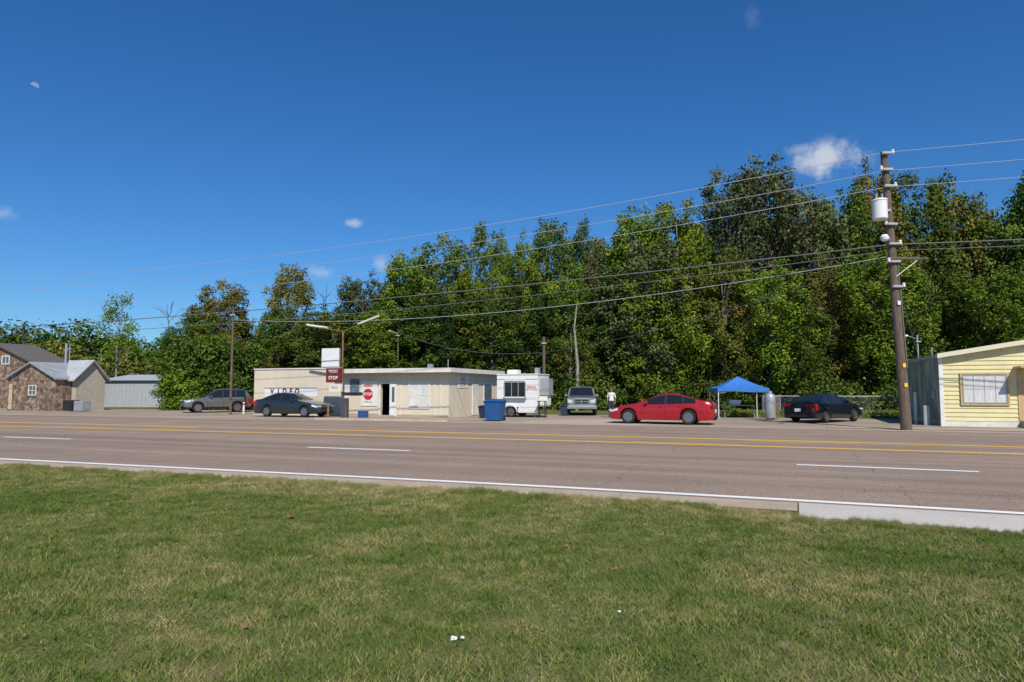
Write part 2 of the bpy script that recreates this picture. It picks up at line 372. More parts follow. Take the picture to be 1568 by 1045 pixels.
# ---------------- grass ----------------
def grass_patch(seed,size=1.5,n=8500):
    r=np.random.default_rng(seed)
    x=r.uniform(-size/2,size/2,n); y=r.uniform(-size/2,size/2,n)
    cl=0.6+0.8*(np.sin(x*9+seed)*np.sin(y*8-seed)+1)/2
    h=r.uniform(0.014,0.042,n)*cl*(1+0.6*(r.random(n)<0.08)); w=r.uniform(0.0022,0.0048,n); a=r.uniform(0,2*pi,n); l=r.uniform(0.3,1.6,n)*h; la=r.uniform(0,2*pi,n)
    V=np.zeros((n,3,3)); V[:,0]=np.stack([x-w*np.cos(a),y-w*np.sin(a),0*x],1); V[:,1]=np.stack([x+w*np.cos(a),y+w*np.sin(a),0*x],1)
    V[:,2]=np.stack([x+l*np.cos(la),y+l*np.sin(la),h],1)
    me=bpy.data.meshes.new('grass_tuft_patch'); me.vertices.add(3*n); me.vertices.foreach_set('co',V.reshape(-1))
    me.loops.add(3*n); me.loops.foreach_set('vertex_index',np.arange(3*n,dtype=np.int32)); me.polygons.add(n)
    me.polygons.foreach_set('loop_start',np.arange(0,3*n,3,dtype=np.int32)); me.update(calc_edges=True)
    t=me.attributes.new('tint','FLOAT','POINT'); t.data.foreach_set('value',np.repeat(r.random(n),3).astype(np.float32))
    me.materials.append(M['blade']); me.validate(); return me
GP=[grass_patch(i) for i in range(5)]
gr=empty('grass')
for i in range(-15,15):
    for j in range(0,8):
        s=i*1.4; v=-1.65-j*1.4
        if s>3.6: v-=0.6
        o=bpy.data.objects.new('tuft_patch',random.choice(GP)); p=rp(s,v,0.0); o.location=p; o.rotation_euler=(0,0,-head(s)+random.choice((0,pi/2,pi,-pi/2)))
        o.scale=(1,1,random.uniform(0.8,1.25)); link(o,gr)
for s_,v_ in ((3.85,-1.32),(3.85,-2.1),(3.3,-1.32)):
    o=bpy.data.objects.new('tuft_patch',GP[0]); o.location=rp(s_,v_,0); o.rotation_euler=(0,0,-head(s_)); o.scale=(.62,.6,1); link(o,gr)
for i in range(-75,13):
    s=i*0.27; o=bpy.data.objects.new('edge_tuft',random.choice(GP)); p=rp(s,-0.93+random.uniform(-0.10,0.09),0.0); o.location=p; o.rotation_euler=(0,0,random.uniform(0,6)); o.scale=(0.2,0.2,random.uniform(1,2.4)); link(o,gr)
for i in range(13,60):
    s=i*0.3; o=bpy.data.objects.new('edge_tuft',random.choice(GP)); p=rp(s+.6,-1.5+random.uniform(-0.08,0.04),0.0); o.location=p; o.rotation_euler=(0,0,random.uniform(0,6)); o.scale=(0.2,0.2,random.uniform(1,2.0)); link(o,gr)
V=[];Fc=[]
rr=random.Random(5)
for k in range(70):
    y=rr.uniform(3.4,11); x=rr.uniform(-0.8,0.8)*y; r=rr.uniform(0.015,0.035); a=rr.uniform(0,6.3); z=rr.uniform(0.03,0.045); b=len(V)
    for q,rq in enumerate((1,0.5,0.9,0.55,1,0.5)): V.append((x+r*rq*cos(a+q*pi/3),y+r*rq*sin(a+q*pi/3),z+rr.uniform(-0.01,0.02)))
    Fc.append(tuple(range(b,b+6)))
meshobj('fallen_leaves',V,Fc,mat('dead_leaf',(0.24,0.13,0.06),0.9,var=0.4))
def crumple(name,px,py,r,m,seed):
    bm=bmesh.new(); bmesh.ops.create_icosphere(bm,subdivisions=2,radius=r); q=random.Random(seed)
    for v in bm.verts: v.co=v.co*q.uniform(0.55,1.2); v.co.z=v.co.z*0.5
    me=bpy.data.meshes.new(name); bm.to_mesh(me); bm.free(); me.materials.append(m); o=bpy.data.objects.new(name,me); o.location=ground(px,py)+Vector((0,0,0.03)); link(o)
crumple('paper_litter',694,985,0.024,M['whiteclean'],1); crumple('paper_litter',708,984,0.016,M['whiteclean'],2); crumple('paper_litter',948,943,0.013,M['whiteclean'],3)
crumple('clump_of_dead_leaves',444,796,0.06,mat('dead_leaf_clump',(0.2,0.09,0.05),0.9,var=0.4),4)

# ---------------- trees ----------------
def quads_mesh(name,C,N,size,tint,asp,r,mt):
    n=len(C); N=N/np.linalg.norm(N,axis=1,keepdims=True)
    R=r.normal(size=(n,3)); T=np.cross(N,R); T/=np.linalg.norm(T,axis=1,keepdims=True)+1e-9; B=np.cross(N,T)
    s=size[:,None]
    V=np.stack([C-T*s,C-B*s*asp+N*s*0.12,C+T*s,C+B*s*asp+N*s*0.12],1)
    me=bpy.data.meshes.new(name); me.vertices.add(4*n); me.vertices.foreach_set('co',V.reshape(-1).astype(np.float32))
    me.loops.add(4*n); me.loops.foreach_set('vertex_index',np.arange(4*n,dtype=np.int32)); me.polygons.add(n)
    me.polygons.foreach_set('loop_start',np.arange(0,4*n,4,dtype=np.int32)); me.update(calc_edges=True)
    t=me.attributes.new('tint','FLOAT','POINT'); t.data.foreach_set('value',np.repeat(tint,4).astype(np.float32)); me.materials.append(mt)
    return me
def make_tree_variant(seed,H=20.0,W=8.0,z0=2.6,nc=230,lp=145,shape='oval',leaf=0.168):
    r=np.random.default_rng(seed)
    ph=r.uniform(0,6.3,5); am=r.uniform(0.05,0.16,5)
    cents=[];rads=[]
    dom=[(r.uniform(-.5,.5)*W*.5,r.uniform(-.5,.5)*W*.5,r.uniform(.78,.99)) for _ in range(5)]
    tries=0
    while len(cents)<nc and tries<9000:
        tries+=1
        t=r.random(); a=r.uniform(0,2*pi)
        if shape=='oval': env=(1-abs(2*(t*.93+.05)-1)**2.6)**.55
        elif shape=='tall': env=(1-abs(2*(t*.93+.05)-1)**2.2)**.6*(1.0-.12*t)
        else: env=(1-abs(2*(t*.80+.17)-1)**2.4)**.5*1.04
        env*=1+sum(am[k]*sin((k+1)*a+ph[k]+t*7*(k%3)) for k in range(5))
        rr_=W/2*env*(0.30+0.70*r.random()**0.45)*0.90
        cr=r.uniform(0.34,0.82)*W/8
        c=np.array((rr_*cos(a),rr_*sin(a),z0+(H-z0-0.6)*t))
        if t>.72:
            mx_=max(dz_-0.13*((c[0]-dx_)**2+(c[1]-dy_)**2)/(W*.2)**2 for dx_,dy_,dz_ in dom)
            if t>mx_: continue
        if cents and min(np.linalg.norm((c-q)*np.array((1,1,.9))) for q in cents)<0.52: continue
        cents.append(c); rads.append(cr)
    C=[];N=[];T=[];Sz=[]
    for c,cr in zip(cents,rads):
        n=int(lp*(cr/0.8)**2*r.uniform(0.8,1.3)); d=r.normal(size=(n,3)); d/=np.linalg.norm(d,axis=1,keepdims=True)
        el=r.uniform(.75,1.3)
        rad_=cr*(0.30+0.90*r.random(n)**0.6)
        P=c+d*rad_[:,None]*np.array((1.05,1.05,el))+r.normal(size=(n,3))*0.12
        C.append(P); N.append(d*0.6+np.array((0,0,0.25))+r.normal(size=(n,3))*0.45)
        ct=r.uniform(0.08,0.74); tt=np.clip(ct+r.normal(size=n)*0.11,0,0.86); tt[r.random(n)<0.015]=1.0
        if r.random()<0.04: tt=np.clip(tt+0.3,0,1)
        T.append(tt); Sz.append(r.uniform(0.6,1.25,n)*leaf)
    C=np.concatenate(C);N=np.concatenate(N);T=np.concatenate(T);Sz=np.concatenate(Sz)
    tp=[Vector((0,0,-0.3))]; rds=[0.30]
    x=y=0
    for k in range(1,9):
        x+=r.normal()*0.12; y+=r.normal()*0.12; tp.append(Vector((x,y,k/8*(H*0.84)))); rds.append(0.27*(1-k/8)**0.8+0.03)
    parts=[tube_data(tp,rds,8)]
    idx=r.permutation(len(cents))[:28]
    for i in idx:
        c=Vector(cents[i]); zb=max(1.5,c.z*0.72-0.6); f=zb/(H*0.84)*8; k=int(min(7,f)); b=tp[k].lerp(tp[k+1],min(1,f-k))
        m_=b.lerp(c,0.5)+Vector((0,0,0.35)); rb=0.10*(1-zb/H)+0.03
        parts.append(tube_data([b,m_,c],[rb,rb*0.6,0.015],5,False))
    return (C,N,Sz,T,r),merge(parts)
VAR=[]
specs=[('oval',230),('tall',200),('oval',250),('tall',210),('round',240),('oval',200)]
import time; t0=time.time()
for i,(sh,nc) in enumerate(specs): VAR.append(make_tree_variant(100+i,shape=sh,nc=nc))
print('leaves per tree',[len(v[0][0]) for v in VAR])
TM={}
def tree_meshes(v,k):
    if (v,k) not in TM:
        (C,N,Sz,T,r),tr=VAR[v]; TM[(v,k)]=quads_mesh('crown_leaves',C,N,Sz,T,0.55,r,LM[k])
    return TM[(v,k)]
TRK={}
def tree(name,x,y,h,w,k,v=None,bark='bark'):
    v=random.randrange(len(VAR)) if v is None else v
    if (v,bark) not in TRK:
        V,Fc=VAR[v][1]; me=bpy.data.meshes.new('trunk'); me.from_pydata([tuple(q) for q in V],[],Fc); me.materials.append(M[bark]); TRK[(v,bark)]=me
    o=bpy.data.objects.new(name,TRK[(v,bark)]); o.location=(x,y,0); o.rotation_euler=(0,0,random.uniform(0,6.28)); o.scale=(w/8,w/8,h/20); link(o)
    c=bpy.data.objects.new('crown',tree_meshes(v,k)); link(c,o); return o
def tpx(px,py,wpx,d,k,v=None,bark='bark',name='deciduous_tree'):
    h=zpy(d,py); x=xat(px,d,h*0.6); w=wpx*d/F*1.13
    tree(name,x,d,h*1.02,w,k,v,bark)
T_=[(282,486,66,60,0,4),(310,470,66,62,1,0),(340,422,84,64,3,0),(385,478,60,66,0,1),(330,505,60,58,1,2),(376,515,66,58,3,4),(440,387,78,64,3,1),(428,455,64,62,0,3),(470,478,60,62,0,2),
(505,458,56,72,0,3),(552,414,78,76,2,2),(592,446,66,66,0,0),(622,375,84,64,1,2),(680,350,96,64,0,0),(712,392,70,60,1,3),(748,320,72,68,0,1),(792,356,66,62,1,2),(838,312,86,66,0,1),(890,316,64,72,0,3),
(870,378,80,62,1,5),(930,350,76,66,2,0),(972,308,98,64,1,2),(1036,292,104,62,1,0),(1000,375,110,58,1,4),(1112,246,112,64,2,0),(1172,230,130,66,2,2),(1226,240,112,68,2,5),(1290,262,96,70,0,1),(1343,246,92,72,3,2),
(1395,250,100,72,0,0),(1465,243,108,74,3,3),(1530,266,104,72,0,5),(1600,248,120,70,0,2),(1680,250,130,68,0,0),(1780,240,130,66,1,1)]
for q in T_:
    tpx(*q, bark='barkpale' if random.random()<0.3 else 'bark')
rr=random.Random(11)
px=505
while px<1900:
    tp_=475 if px<700 else (440 if px<900 else 410)
    top=tp_+rr.uniform(-55,55); tpx(px+rr.uniform(-12,12),top,rr.uniform(80,120),rr.uniform(57,62),rr.choice([0,1,4,4,0,2,3]),rr.choice([0,2,4,5]),bark=rr.choice(['bark','barkpale'])); px+=rr.uniform(52,70)
px=610
while px<1900:
    ol=np.interp(px,[600,700,830,980,1100,1250,1400,1600],[425,395,375,360,300,290,300,300])
    tpx(px,ol+rr.uniform(5,35),rr.uniform(110,140),rr.uniform(80,88),rr.choice([0,4,4,2]),rr.choice([0,2,5])); px+=rr.uniform(80,100)
for px in range(300,620,60):
    tpx(px,530+rr.uniform(-30,10),110,rr.uniform(76,84),rr.choice([0,4]),rr.choice([0,2,5]))
def sparse_tree(px,py,d):
    h=zpy(d,py); x=xat(px,d,h*.6); r=np.random.default_rng(77)
    root=empty('sparse_tree',(x,d,0)); parts=[];C=[];N=[]
    tp=[Vector((0,0,-.2)),Vector((.2,0,h*.3)),Vector((0.1,0,h*.55)),Vector((0.7,0,h*.97))]; parts.append(tube_data(tp,[.2,.15,.1,.03],7))
    for k in range(16):
        t=r.uniform(.3,.95); b=Vector((0.3,0,h*t)); a=r.uniform(0,6.3); L=r.uniform(1,2.6)*(1.2-t*.7); e=b+Vector((cos(a)*L,sin(a)*L,L*.8)); parts.append(tube_data([b,b.lerp(e,.5)+Vector((0,0,.1)),e],[.05,.03,.01],5,False))
        n=130; C.append(np.array(e)+r.normal(size=(n,3))*0.42); N.append(r.normal(size=(n,3))+np.array((0,0,.5)))
    V,Fc=merge(parts); meshobj('trunk',V,Fc,M['barkpale'],root)
    C=np.concatenate(C);N=np.concatenate(N); n=len(C); me=quads_mesh('leaves',C,N,np.full(n,.14),r.uniform(0.2,0.9,n),.6,r,LM[1]); link(bpy.data.objects.new('crown',me),root)
sparse_tree(178,458,80)
def snag(px,py,d,seed):
    h=zpy(d,py); x=xat(px,d,h*.6); r=random.Random(seed); parts=[]
    parts.append(tube_data([(0,0,-.2),(0.1,0,h*.4),(-.2,0,h*.7),(-.5,0,h)],[.13,.09,.05,.012],6))
    for k in range(15):
        t=r.uniform(.45,.95); b=Vector((-.15,0,h*t)); a=r.uniform(0,6.3); L=r.uniform(.8,2.2); e=b+Vector((cos(a)*L,sin(a)*L,L*r.uniform(.4,1))); parts.append(tube_data([b,b.lerp(e,.5)+Vector((0,0,.15)),e],[.03,.017,.007],4,False))
    V,Fc=merge(parts); o=meshobj('bare_tree',V,Fc,M['bark']); o.location=(x,d,0)
snag(262,464,60,1); snag(500,444,70,2)
h=zpy(56,465); x=xat(880,56,h*.5)
V,Fc=tube_data([(0,0,-.2),(.1,0,h*.4),(-.15,0,h*.75),(.1,0,h)],[.15,.12,.08,.03],7); o=meshobj('pale_trunk_tree',V,Fc,M['barkpale']); o.location=(x,54.6,0)
def mass(name,boxes,k,n_per,cr,leaf,seed):
    r=np.random.default_rng(seed); C=[];N=[];T=[]
    for (x,y,z) in boxes:
        n=n_per; d=r.normal(size=(n,3)); d/=np.linalg.norm(d,axis=1,keepdims=True); c_=cr*r.uniform(.6,1.3)
        P=np.array((x,y,z))+d*(c_*(0.4+.7*r.random(n)))[:,None]*np.array((1.1,1,.9)); P[:,2]=np.maximum(P[:,2],0.02)
        C.append(P); N.append(d*.5+np.array((0,0,.35))+r.normal(size=(n,3))*.5); T.append(np.clip(r.uniform(.1,.75)+r.normal(size=n)*.14,0,1))
    C=np.concatenate(C);N=np.concatenate(N);T=np.concatenate(T)
    me=quads_mesh(name,C,N,r.uniform(.6,1.2,len(C))*leaf,T,.55,r,LM[k]); return link(bpy.data.objects.new(name,me))
r=random.Random(21)
def scatter(px0,px1,d0,d1,zf,n):
    out=[]
    for _ in range(n):
        d=r.uniform(d0,d1); px=r.uniform(px0,px1); out.append((xat(px,d),d,r.uniform(0.1,zf(px))))
    return out
mass('forest_undergrowth',scatter(500,1750,54.5,59,lambda p:2.2,230),0,180,.85,.14,1)
mass('forest_undergrowth',scatter(500,1750,58,66,lambda p:4.6,200),4,190,1.2,.16,2)
mass('hedge_bushes',scatter(266,392,56,59,lambda p:5.2,170),0,230,0.85,.15,3)
mass('hedge_bushes',scatter(258,300,55,57,lambda p:2.6,40),1,220,0.8,.14,13)
mass('distant_tree_line',[(xat(px,125,8)+r.uniform(-2,2),125+r.uniform(-8,8),z) for px in np.arange(-260,235,7) for z in np.arange(1,zpy(125,float(np.interp(px,[-260,0,60,130,170,235],[480,490,494,492,505,528])))-1.5+r.uniform(-2,1),2.4)],0,85,2.4,.40,4)
mass('turning_tree_line',[(xat(px,100,6)+r.uniform(-2,2),100+r.uniform(-5,5),z) for px in np.arange(20,250,9) for z in np.arange(1,zpy(100,float(np.interp(px,[20,60,120,180,240],[522,514,517,535,548])))-1+r.uniform(-2,.6),2.2)],3,85,2.0,.34,5)
mass('distant_hill_trees',[(xat(px,300,10),300+r.uniform(-15,15),z) for px in np.arange(100,460,7) for z in np.arange(1,zpy(300,515)-3,5)],4,60,5,1.0,6)
mass('forest_back_mass',[(xat(px,98,10),98+r.uniform(-3,3),z) for px in np.arange(480,1950,17) for z in np.arange(1,14 if px>600 else 9,2.4)],4,60,2.6,.5,7)
mass('weeds',[(xat(px,d),d,.12) for px,d in [(r.uniform(1090,1420),r.uniform(40,47)) for _ in range(170)]],1,50,.3,.06,8)
print('trees',time.time()-t0)

# ---------------- vehicles ----------------
def paint(name,c,metal=0.3,rough=0.3):
    return mat(name,c,rough,metal,coat=0.8,var=0.04,scale=8)
def wheel(pref,parent,x,y,r,w,side):
    e=bpy.data.objects.new(pref,None); e.location=(x,y,r); e.rotation_euler=(0,0,0 if side<0 else pi); link(e,parent)
    lathe('tyre',[(r*.66,-w*.45),(r*.9,-w*.5),(r*.985,-w*.36),(r,-w*.2),(r,w*.2),(r*.985,w*.36),(r*.9,w*.5),(r*.66,w*.45)],M['black'],e)
    lathe('rim_barrel',[(r*.66,-w*.46),(r*.66,-w*.50),(r*.61,-w*.50),(r*.60,-w*.2),(r*.1,-w*.18)],M['alloy'],e)
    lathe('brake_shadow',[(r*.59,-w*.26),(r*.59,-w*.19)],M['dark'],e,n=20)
    P=[]
    for k in range(5):
        a=2*pi*k/5+.3
        for da in (-.13,.13):
            d=Vector((cos(a+da*.4),0,sin(a+da*.4))); d2=Vector((cos(a+da),0,sin(a+da))); t=Vector((-sin(a),0,cos(a)))*r*.05
            i_=d*r*.1; o_=d2*r*.62; V=[]
            for yy in (-w*.47,-w*.3):
                V+=[i_+t+Vector((0,yy,0)),i_-t+Vector((0,yy,0)),o_-t+Vector((0,yy,0)),o_+t+Vector((0,yy,0))]
            P.append((V,[(0,1,2,3),(7,6,5,4),(0,4,5,1),(1,5,6,2),(2,6,7,3),(3,7,4,0)]))
    V,Fc=merge(P); meshobj('spokes',V,Fc,M['alloy'],e)
    lathe('hub',[(r*.16,-w*.5),(r*.16,-w*.2)],M['alloy'],e,n=12)
def car(name,sp,x,y,hx,hy,pm):
    L,W,H=sp['L'],sp['W'],sp['H']; root=empty(name,(x,y,0.012),atan2(hy,hx))
    R=sp['R']; wf,wr=sp['wf'],sp['wr']; gc=sp.get('gc',.2)
    us=set(np.linspace(0,L,57)); us|={0.03,0.08,0.14,L-.03,L-.08,L-.14}
    for xw in (wf,wr):
        for a in np.linspace(0,pi,13): us.add(xw+(R+.05)*cos(a))
        us|={xw-(R+.052),xw+(R+.052)}
    cuts=sp['cuts']
    for c in cuts: us|={c-.009,c+.009}
    for c0,c1 in sp['pillars']: us|={c0,c1}
    for c in sp['keys']: us.add(c)
    us=sorted(us); u2=[us[0]]
    for q in us[1:]:
        if q-u2[-1]>.004: u2.append(q)
    us=u2
    tx,tz=zip(*sp['top']); bx,bz=zip(*sp['belt'])
    def top(u): return sum(np.interp(u+o,tx,tz) for o in (-.08,-.04,0,.04,.08))/5
    def belt(u): return min(np.interp(u,bx,bz),top(u)-.012)
    def hw(u):
        e=min(u,L-u); f=np.interp(e,[0,.05,.15,.35,.8,1.4],[.80,.87,.92,.96,.99,1.0]); return W/2*f
    def low(u):
        z=gc+np.interp(min(u,L-u),[0,.1,.5],[.10,.03,0])
        for xw in (wf,wr):
            if abs(u-xw)<R+.051: z=max(z,R+sqrt(max(0,(R+.05)**2-(u-xw)**2))*1.0)
        return z
    ux0,ux1,ux2,ux3=sp['cab']
    secs=[]
    for u in us:
        zt=top(u); zb=belt(u); w=hw(u); zl=low(u); g=max(0,min(1,(zt-zb-.06)/(H-zb-.06)))
        ry=w*(.93-(.93-sp.get('roofw',.70))*g); a=zb-zl
        h=[(w*.93,zl),(w*.985,zl+a*.18),(w*1.0,zl+a*.55),(w*.992,zl+a*.80),(w*.97,zb-.035),(w*.925,zb),(ry,zt-.02-.055*g),(ry*.86,zt-.012-.006*g),(0,zt+.004)]
        zf=gc+.02
        h=[(0,zf),(w*.62,zf),(w*.62,max(zl,zf+.001)),]+h
        secs.append(h)
    n=len(secs[0]); V=[];Fc=[];fm=[]
    mats=[pm,M['glass'],M['black'],M['lamp'],M['tail'],M['dark'],sp.get('lower') or pm]
    for h,u in zip(secs,us):
        X=L/2-u
        for (yy,zz) in h: V.append((X,yy,zz))
    nl=len(V)
    for h,u in zip(secs,us):
        X=L/2-u
        for (yy,zz) in h: V.append((X,-yy,zz))
    for i in range(len(us)-1):
        um=(us[i]+us[i+1])/2; cut=any(abs(um-c)<.0095 for c in cuts); pil=any(c0<um<c1 for c0,c1 in sp['pillars'])
        gm=(top(um)-belt(um)); 
        for j in range(n-1):
            m_=0
            if j<3: m_=5
            elif j==3: m_=6
            elif cut and j<8: m_=2
            if j in (6,7) and um<sp.get('hl',.42) and um>.03: m_=3
            if j in (5,6,7) and um>L-sp.get('tl',.32) and um<L-.02: m_=4
            if j==8 and gm>.14 and ux0-.1<um<ux3+.1 and sp['sideg'][0]<um<sp['sideg'][1]: m_=2 if pil else 1
            if j==10 and (ux0<um<ux1 or ux2<um<ux3): m_=1
            a,b,c,d=i*n+j,i*n+j+1,(i+1)*n+j+1,(i+1)*n+j
            Fc.append((a,b,c,d)); fm.append(m_); Fc.append((nl+d,nl+c,nl+b,nl+a)); fm.append(m_)
    for e,base in ((0,0),(1,(len(us)-1)*n)):
        for j in range(2,n-1):
            q=(base+j,base+j+1,nl+base+j+1,nl+base+j)
            Fc.append(q if e else q[::-1]); fm.append(2 if j<=3 else 0)
    me_o=meshobj('body',V,Fc,None,root,True,mats,fm)
    bm=bmesh.new(); bm.from_mesh(me_o.data); bmesh.ops.remove_doubles(bm,verts=bm.verts,dist=.0005); bmesh.ops.recalc_face_normals(bm,faces=bm.faces); bm.to_mesh(me_o.data); bm.free(); me_o.data.set_sharp_from_angle(angle=rad(32))
    for xw in (wf,wr):
        for sd in (-1,1): wheel('wheel',root,L/2-xw,sd*(W/2-.125),R,.22,sd)
    um=ux0+.42
    for sd in (-1,1):
        b=box('mirror',L/2-um-.06,L/2-um+.06,sd*(W/2+.02)-.1,sd*(W/2+.02)+.1,belt(um)+.02,belt(um)+.16,pm,root,.03)
        for hu in sp['handles']: box('door_handle',L/2-hu-.09,L/2-hu+.09,sd*W/2-.012-.0,sd*W/2+.02,belt(hu)-.14,belt(hu)-.115,sp.get('hm') or pm,root,.006)
    fx=L/2
    gz0,gz1,gw=sp['grille']
    box('grille',fx-.05,fx+.018,-gw/2,gw/2,gz0,gz1,sp.get('gm') or M['black'],root,.012)
    if sp.get('gbars'):
        box('grille_surround',fx-.05,fx+.012,-gw/2-.05,gw/2+.05,gz0-.05,gz1+.05,M['chrome'],root,.02)
        box('grille_bar_v',fx,fx+.035,-.025,.025,gz0,gz1,M['chrome'],root); box('grille_bar_h',fx,fx+.036,-gw/2,gw/2,(gz0+gz1)/2-.025,(gz0+gz1)/2+.025,M['chrome'],root)
        box('front_bumper',fx-.06,fx+.10,-W/2+.03,W/2-.03,.42,.62,M['chrome'],root,.03)
    box('lower_intake',fx-.05,fx+.014,-W*.30,W*.30,gc+.13,gc+.22,M['black'],root,.01)
    for sd in (-1,1):
        hb=sp['head']; box('headlamp',fx-.10,fx+.006,sd*W*.36-hb[0]/2,sd*W*.36+hb[0]/2,hb[1],hb[2],M['lamp'],root,.015)
        tb=sp['tailb']; box('tail_lamp',-fx-.008,-fx+.10,sd*W*.345-tb[0]/2,sd*W*.345+tb[0]/2,tb[1],tb[2],M['tail'],root,.015)
    box('number_plate',-fx-.016,-fx+.04,-.16,.16,sp['plz'],sp['plz']+.15,M['plate'],root)
    box('rear_valance',-fx-.01,-fx+.05,-W*.33,W*.33,gc+.09,gc+.2,M['black'],root,.01)
    return root
SED=dict(L=4.9,W=1.85,H=1.45,R=.345,wf=.95,wr=3.78,gc=.19,
 top=[(0,.60),(.06,.68),(.3,.78),(.8,.90),(1.35,.99),(1.5,1.02),(1.95,1.24),(2.4,1.40),(2.75,1.45),(3.1,1.445),(3.5,1.38),(3.9,1.26),(4.4,1.12),(4.7,1.08),(4.82,1.02),(4.9,.82)],
 belt=[(0,.56),(.1,.64),(.5,.76),(1.4,.90),(2.5,.93),(3.8,.98),(4.6,.97),(4.9,.78)],cab=(1.42,2.36,3.35,4.36),keys=[1.42,2.36,3.35,4.36,1.75,4.1],sideg=(1.8,4.1),
 cuts=[1.62,2.72,3.55],pillars=[(2.68,2.78),(3.50,3.56)],handles=[2.50,3.38],grille=(.44,.60,1.0),head=(.36,.60,.68),tailb=(.46,.80,.92),plz=.55,roofw=.66)
S2=dict(SED); S2.update(L=4.8,W=1.80,H=1.46,R=.33,top=[(0,.60),(.06,.70),(.3,.80),(.9,.92),(1.3,.98),(1.45,1.02),(1.9,1.26),(2.25,1.41),(2.7,1.46),(3.2,1.44),(3.6,1.34),(4.15,1.08),(4.6,1.05),(4.76,1.0),(4.8,.8)],
 belt=[(0,.56),(.1,.66),(.5,.78),(1.4,.92),(2.5,.95),(3.8,1.0),(4.5,.97),(4.8,.76)],cab=(1.38,2.25,3.3,4.12),sideg=(1.75,3.85),keys=[1.38,2.25,3.3,4.12,1.75,3.85],wf=.93,wr=3.68)
SUV=dict(L=4.6,W=1.8,H=1.72,R=.36,wf=.88,wr=3.55,gc=.27,
 top=[(0,.78),(.06,.90),(.3,.98),(.9,1.06),(1.25,1.10),(1.4,1.15),(1.75,1.42),(2.05,1.66),(2.6,1.72),(3.6,1.71),(4.1,1.66),(4.3,1.5),(4.5,1.12),(4.6,.9)],
 belt=[(0,.72),(.1,.84),(.5,.95),(1.3,1.03),(4.2,1.10),(4.6,.86)],cab=(1.3,2.02,4.12,4.5),keys=[1.3,2.02,4.12,4.5,1.65,4.2],sideg=(1.6,4.15),
 cuts=[1.5,2.55,3.42],pillars=[(2.50,2.60),(3.38,3.5)],handles=[2.35,3.25],grille=(.68,.86,.8),head=(.34,.76,.90),tailb=(.2,.9,1.15),plz=.75,roofw=.76,lower=M['black'])
PU=dict(L=5.5,W=1.98,H=1.85,R=.39,wf=.95,wr=4.25,gc=.38,
 top=[(0,1.0),(.05,1.12),(.3,1.18),(.9,1.22),(1.35,1.25),(1.45,1.28),(1.75,1.52),(2.0,1.78),(2.3,1.85),(3.35,1.85),(3.45,1.80),(3.55,1.27),(3.7,1.24),(5.4,1.24),(5.5,1.2)],
 belt=[(0,.95),(.1,1.06),(.5,1.12),(1.4,1.16),(3.4,1.18),(5.3,1.18),(5.5,1.1)],cab=(1.38,2.02,3.44,3.56),keys=[1.38,2.02,3.44,3.56,3.6],sideg=(1.7,3.35),
 cuts=[1.55,2.75,3.52],pillars=[(2.68,2.8)],handles=[2.6],grille=(.74,1.02,.85),gbars=True,head=(.30,.80,1.0),tailb=(.16,.85,1.15),plz=.6,roofw=.78,hl=.2)
p=ground(1018,649.5); car('red_sedan_car',SED,p.x,p.y+.3,-cos(A21+.05),sin(A21+.05),paint('red_car_paint',(0.44,0.010,0.020),.3))
p=ground(448,638.5); car('parked_sedan_car',S2,p.x,p.y+.1,cos(A21),-sin(A21),paint('slate_car_paint',(0.025,0.046,0.06),.5))
p=ground(326,632); car('parked_suv_car',SUV,p.x,p.y+.6,-cos(.62),-sin(.62)*1,paint('grey_suv_paint',(0.22,0.215,0.20),.6))
p=ground(892,637); car('pickup_truck',PU,p.x+.2,p.y+2.6,-.10,-1,paint('pewter_truck_paint',(0.31,0.32,0.29),.6))
p=ground(1270,647); car('parked_sedan_car',S2,p.x,p.y+.6,.80,.60,paint('dark_blue_car_paint',(0.014,0.020,0.033),.5))

# ---------------- store ----------------
O=ground(687,640); ST=empty('store_building',O,-A21)
xl=fr(O,389); xm=fr(O,520); H1=2.75
dep=8.0
for q in np.arange(2,20,.1):
    w_=O+Vector((sin(A21),cos(A21),0))*float(q)
    if CX+F*w_.x/w_.y>762: dep=float(q); break
f=lambda px,z=1.0: fr(O,px,0,z)
zz=lambda px,py: zpy(wy(O,f(px)),py)
d0,d1=f(583),f(597); dz=zz(590,588)
w0,w1=f(626),f(658); wz0,wz1=zz(640,626),zz(640,584)
wall('front_wall',xm,0,0,H1,0,.2,[(d0,d1,0,dz)],M['cream'],ST)
wall('video_wall',xl,xm-.004,0,2.95,-.02,.2,[(f(404),f(486),1.25,zz(440,594))],M['cream'],ST)
box('side_wall_right',-.2,0,.2,dep,0,H1,M['cream'],ST)
box('side_wall_left',xl,xl+.2,.18,dep,0,2.95,M['cream'],ST)
box('rear_wall',xl+.2,-.2,dep-.2,dep,0,H1,M['cream'],ST)
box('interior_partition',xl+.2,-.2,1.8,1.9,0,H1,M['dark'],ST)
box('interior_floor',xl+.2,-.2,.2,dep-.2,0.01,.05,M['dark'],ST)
box('roof_main',xm+.0,.35,-.55,dep+.3,H1+.003,H1+.10,M['roofdark'],ST)
box('fascia_front',xm,.38,-.60,-.553,H1-.10,H1+.16,M['fascia'],ST)
box('fascia_side',.353,.40,-.55,dep+.3,H1-.10,H1+.16,M['fascia'],ST)
box('roof_video',xl+.2,xm-.01,.2,dep-.2,2.7,2.78,M['roofdark'],ST)
box('parapet_cap',xl-.04,xm-.03,-.07,.22,2.953,3.03,M['fascia'],ST)
box('wall_base_stain',xm+.1,d0-.12,-.012,-.003,0,.18,M['concrete'],ST); box('wall_base_stain_right',d1+.5,-.02,-.012,-.003,0,.15,M['concrete'],ST)
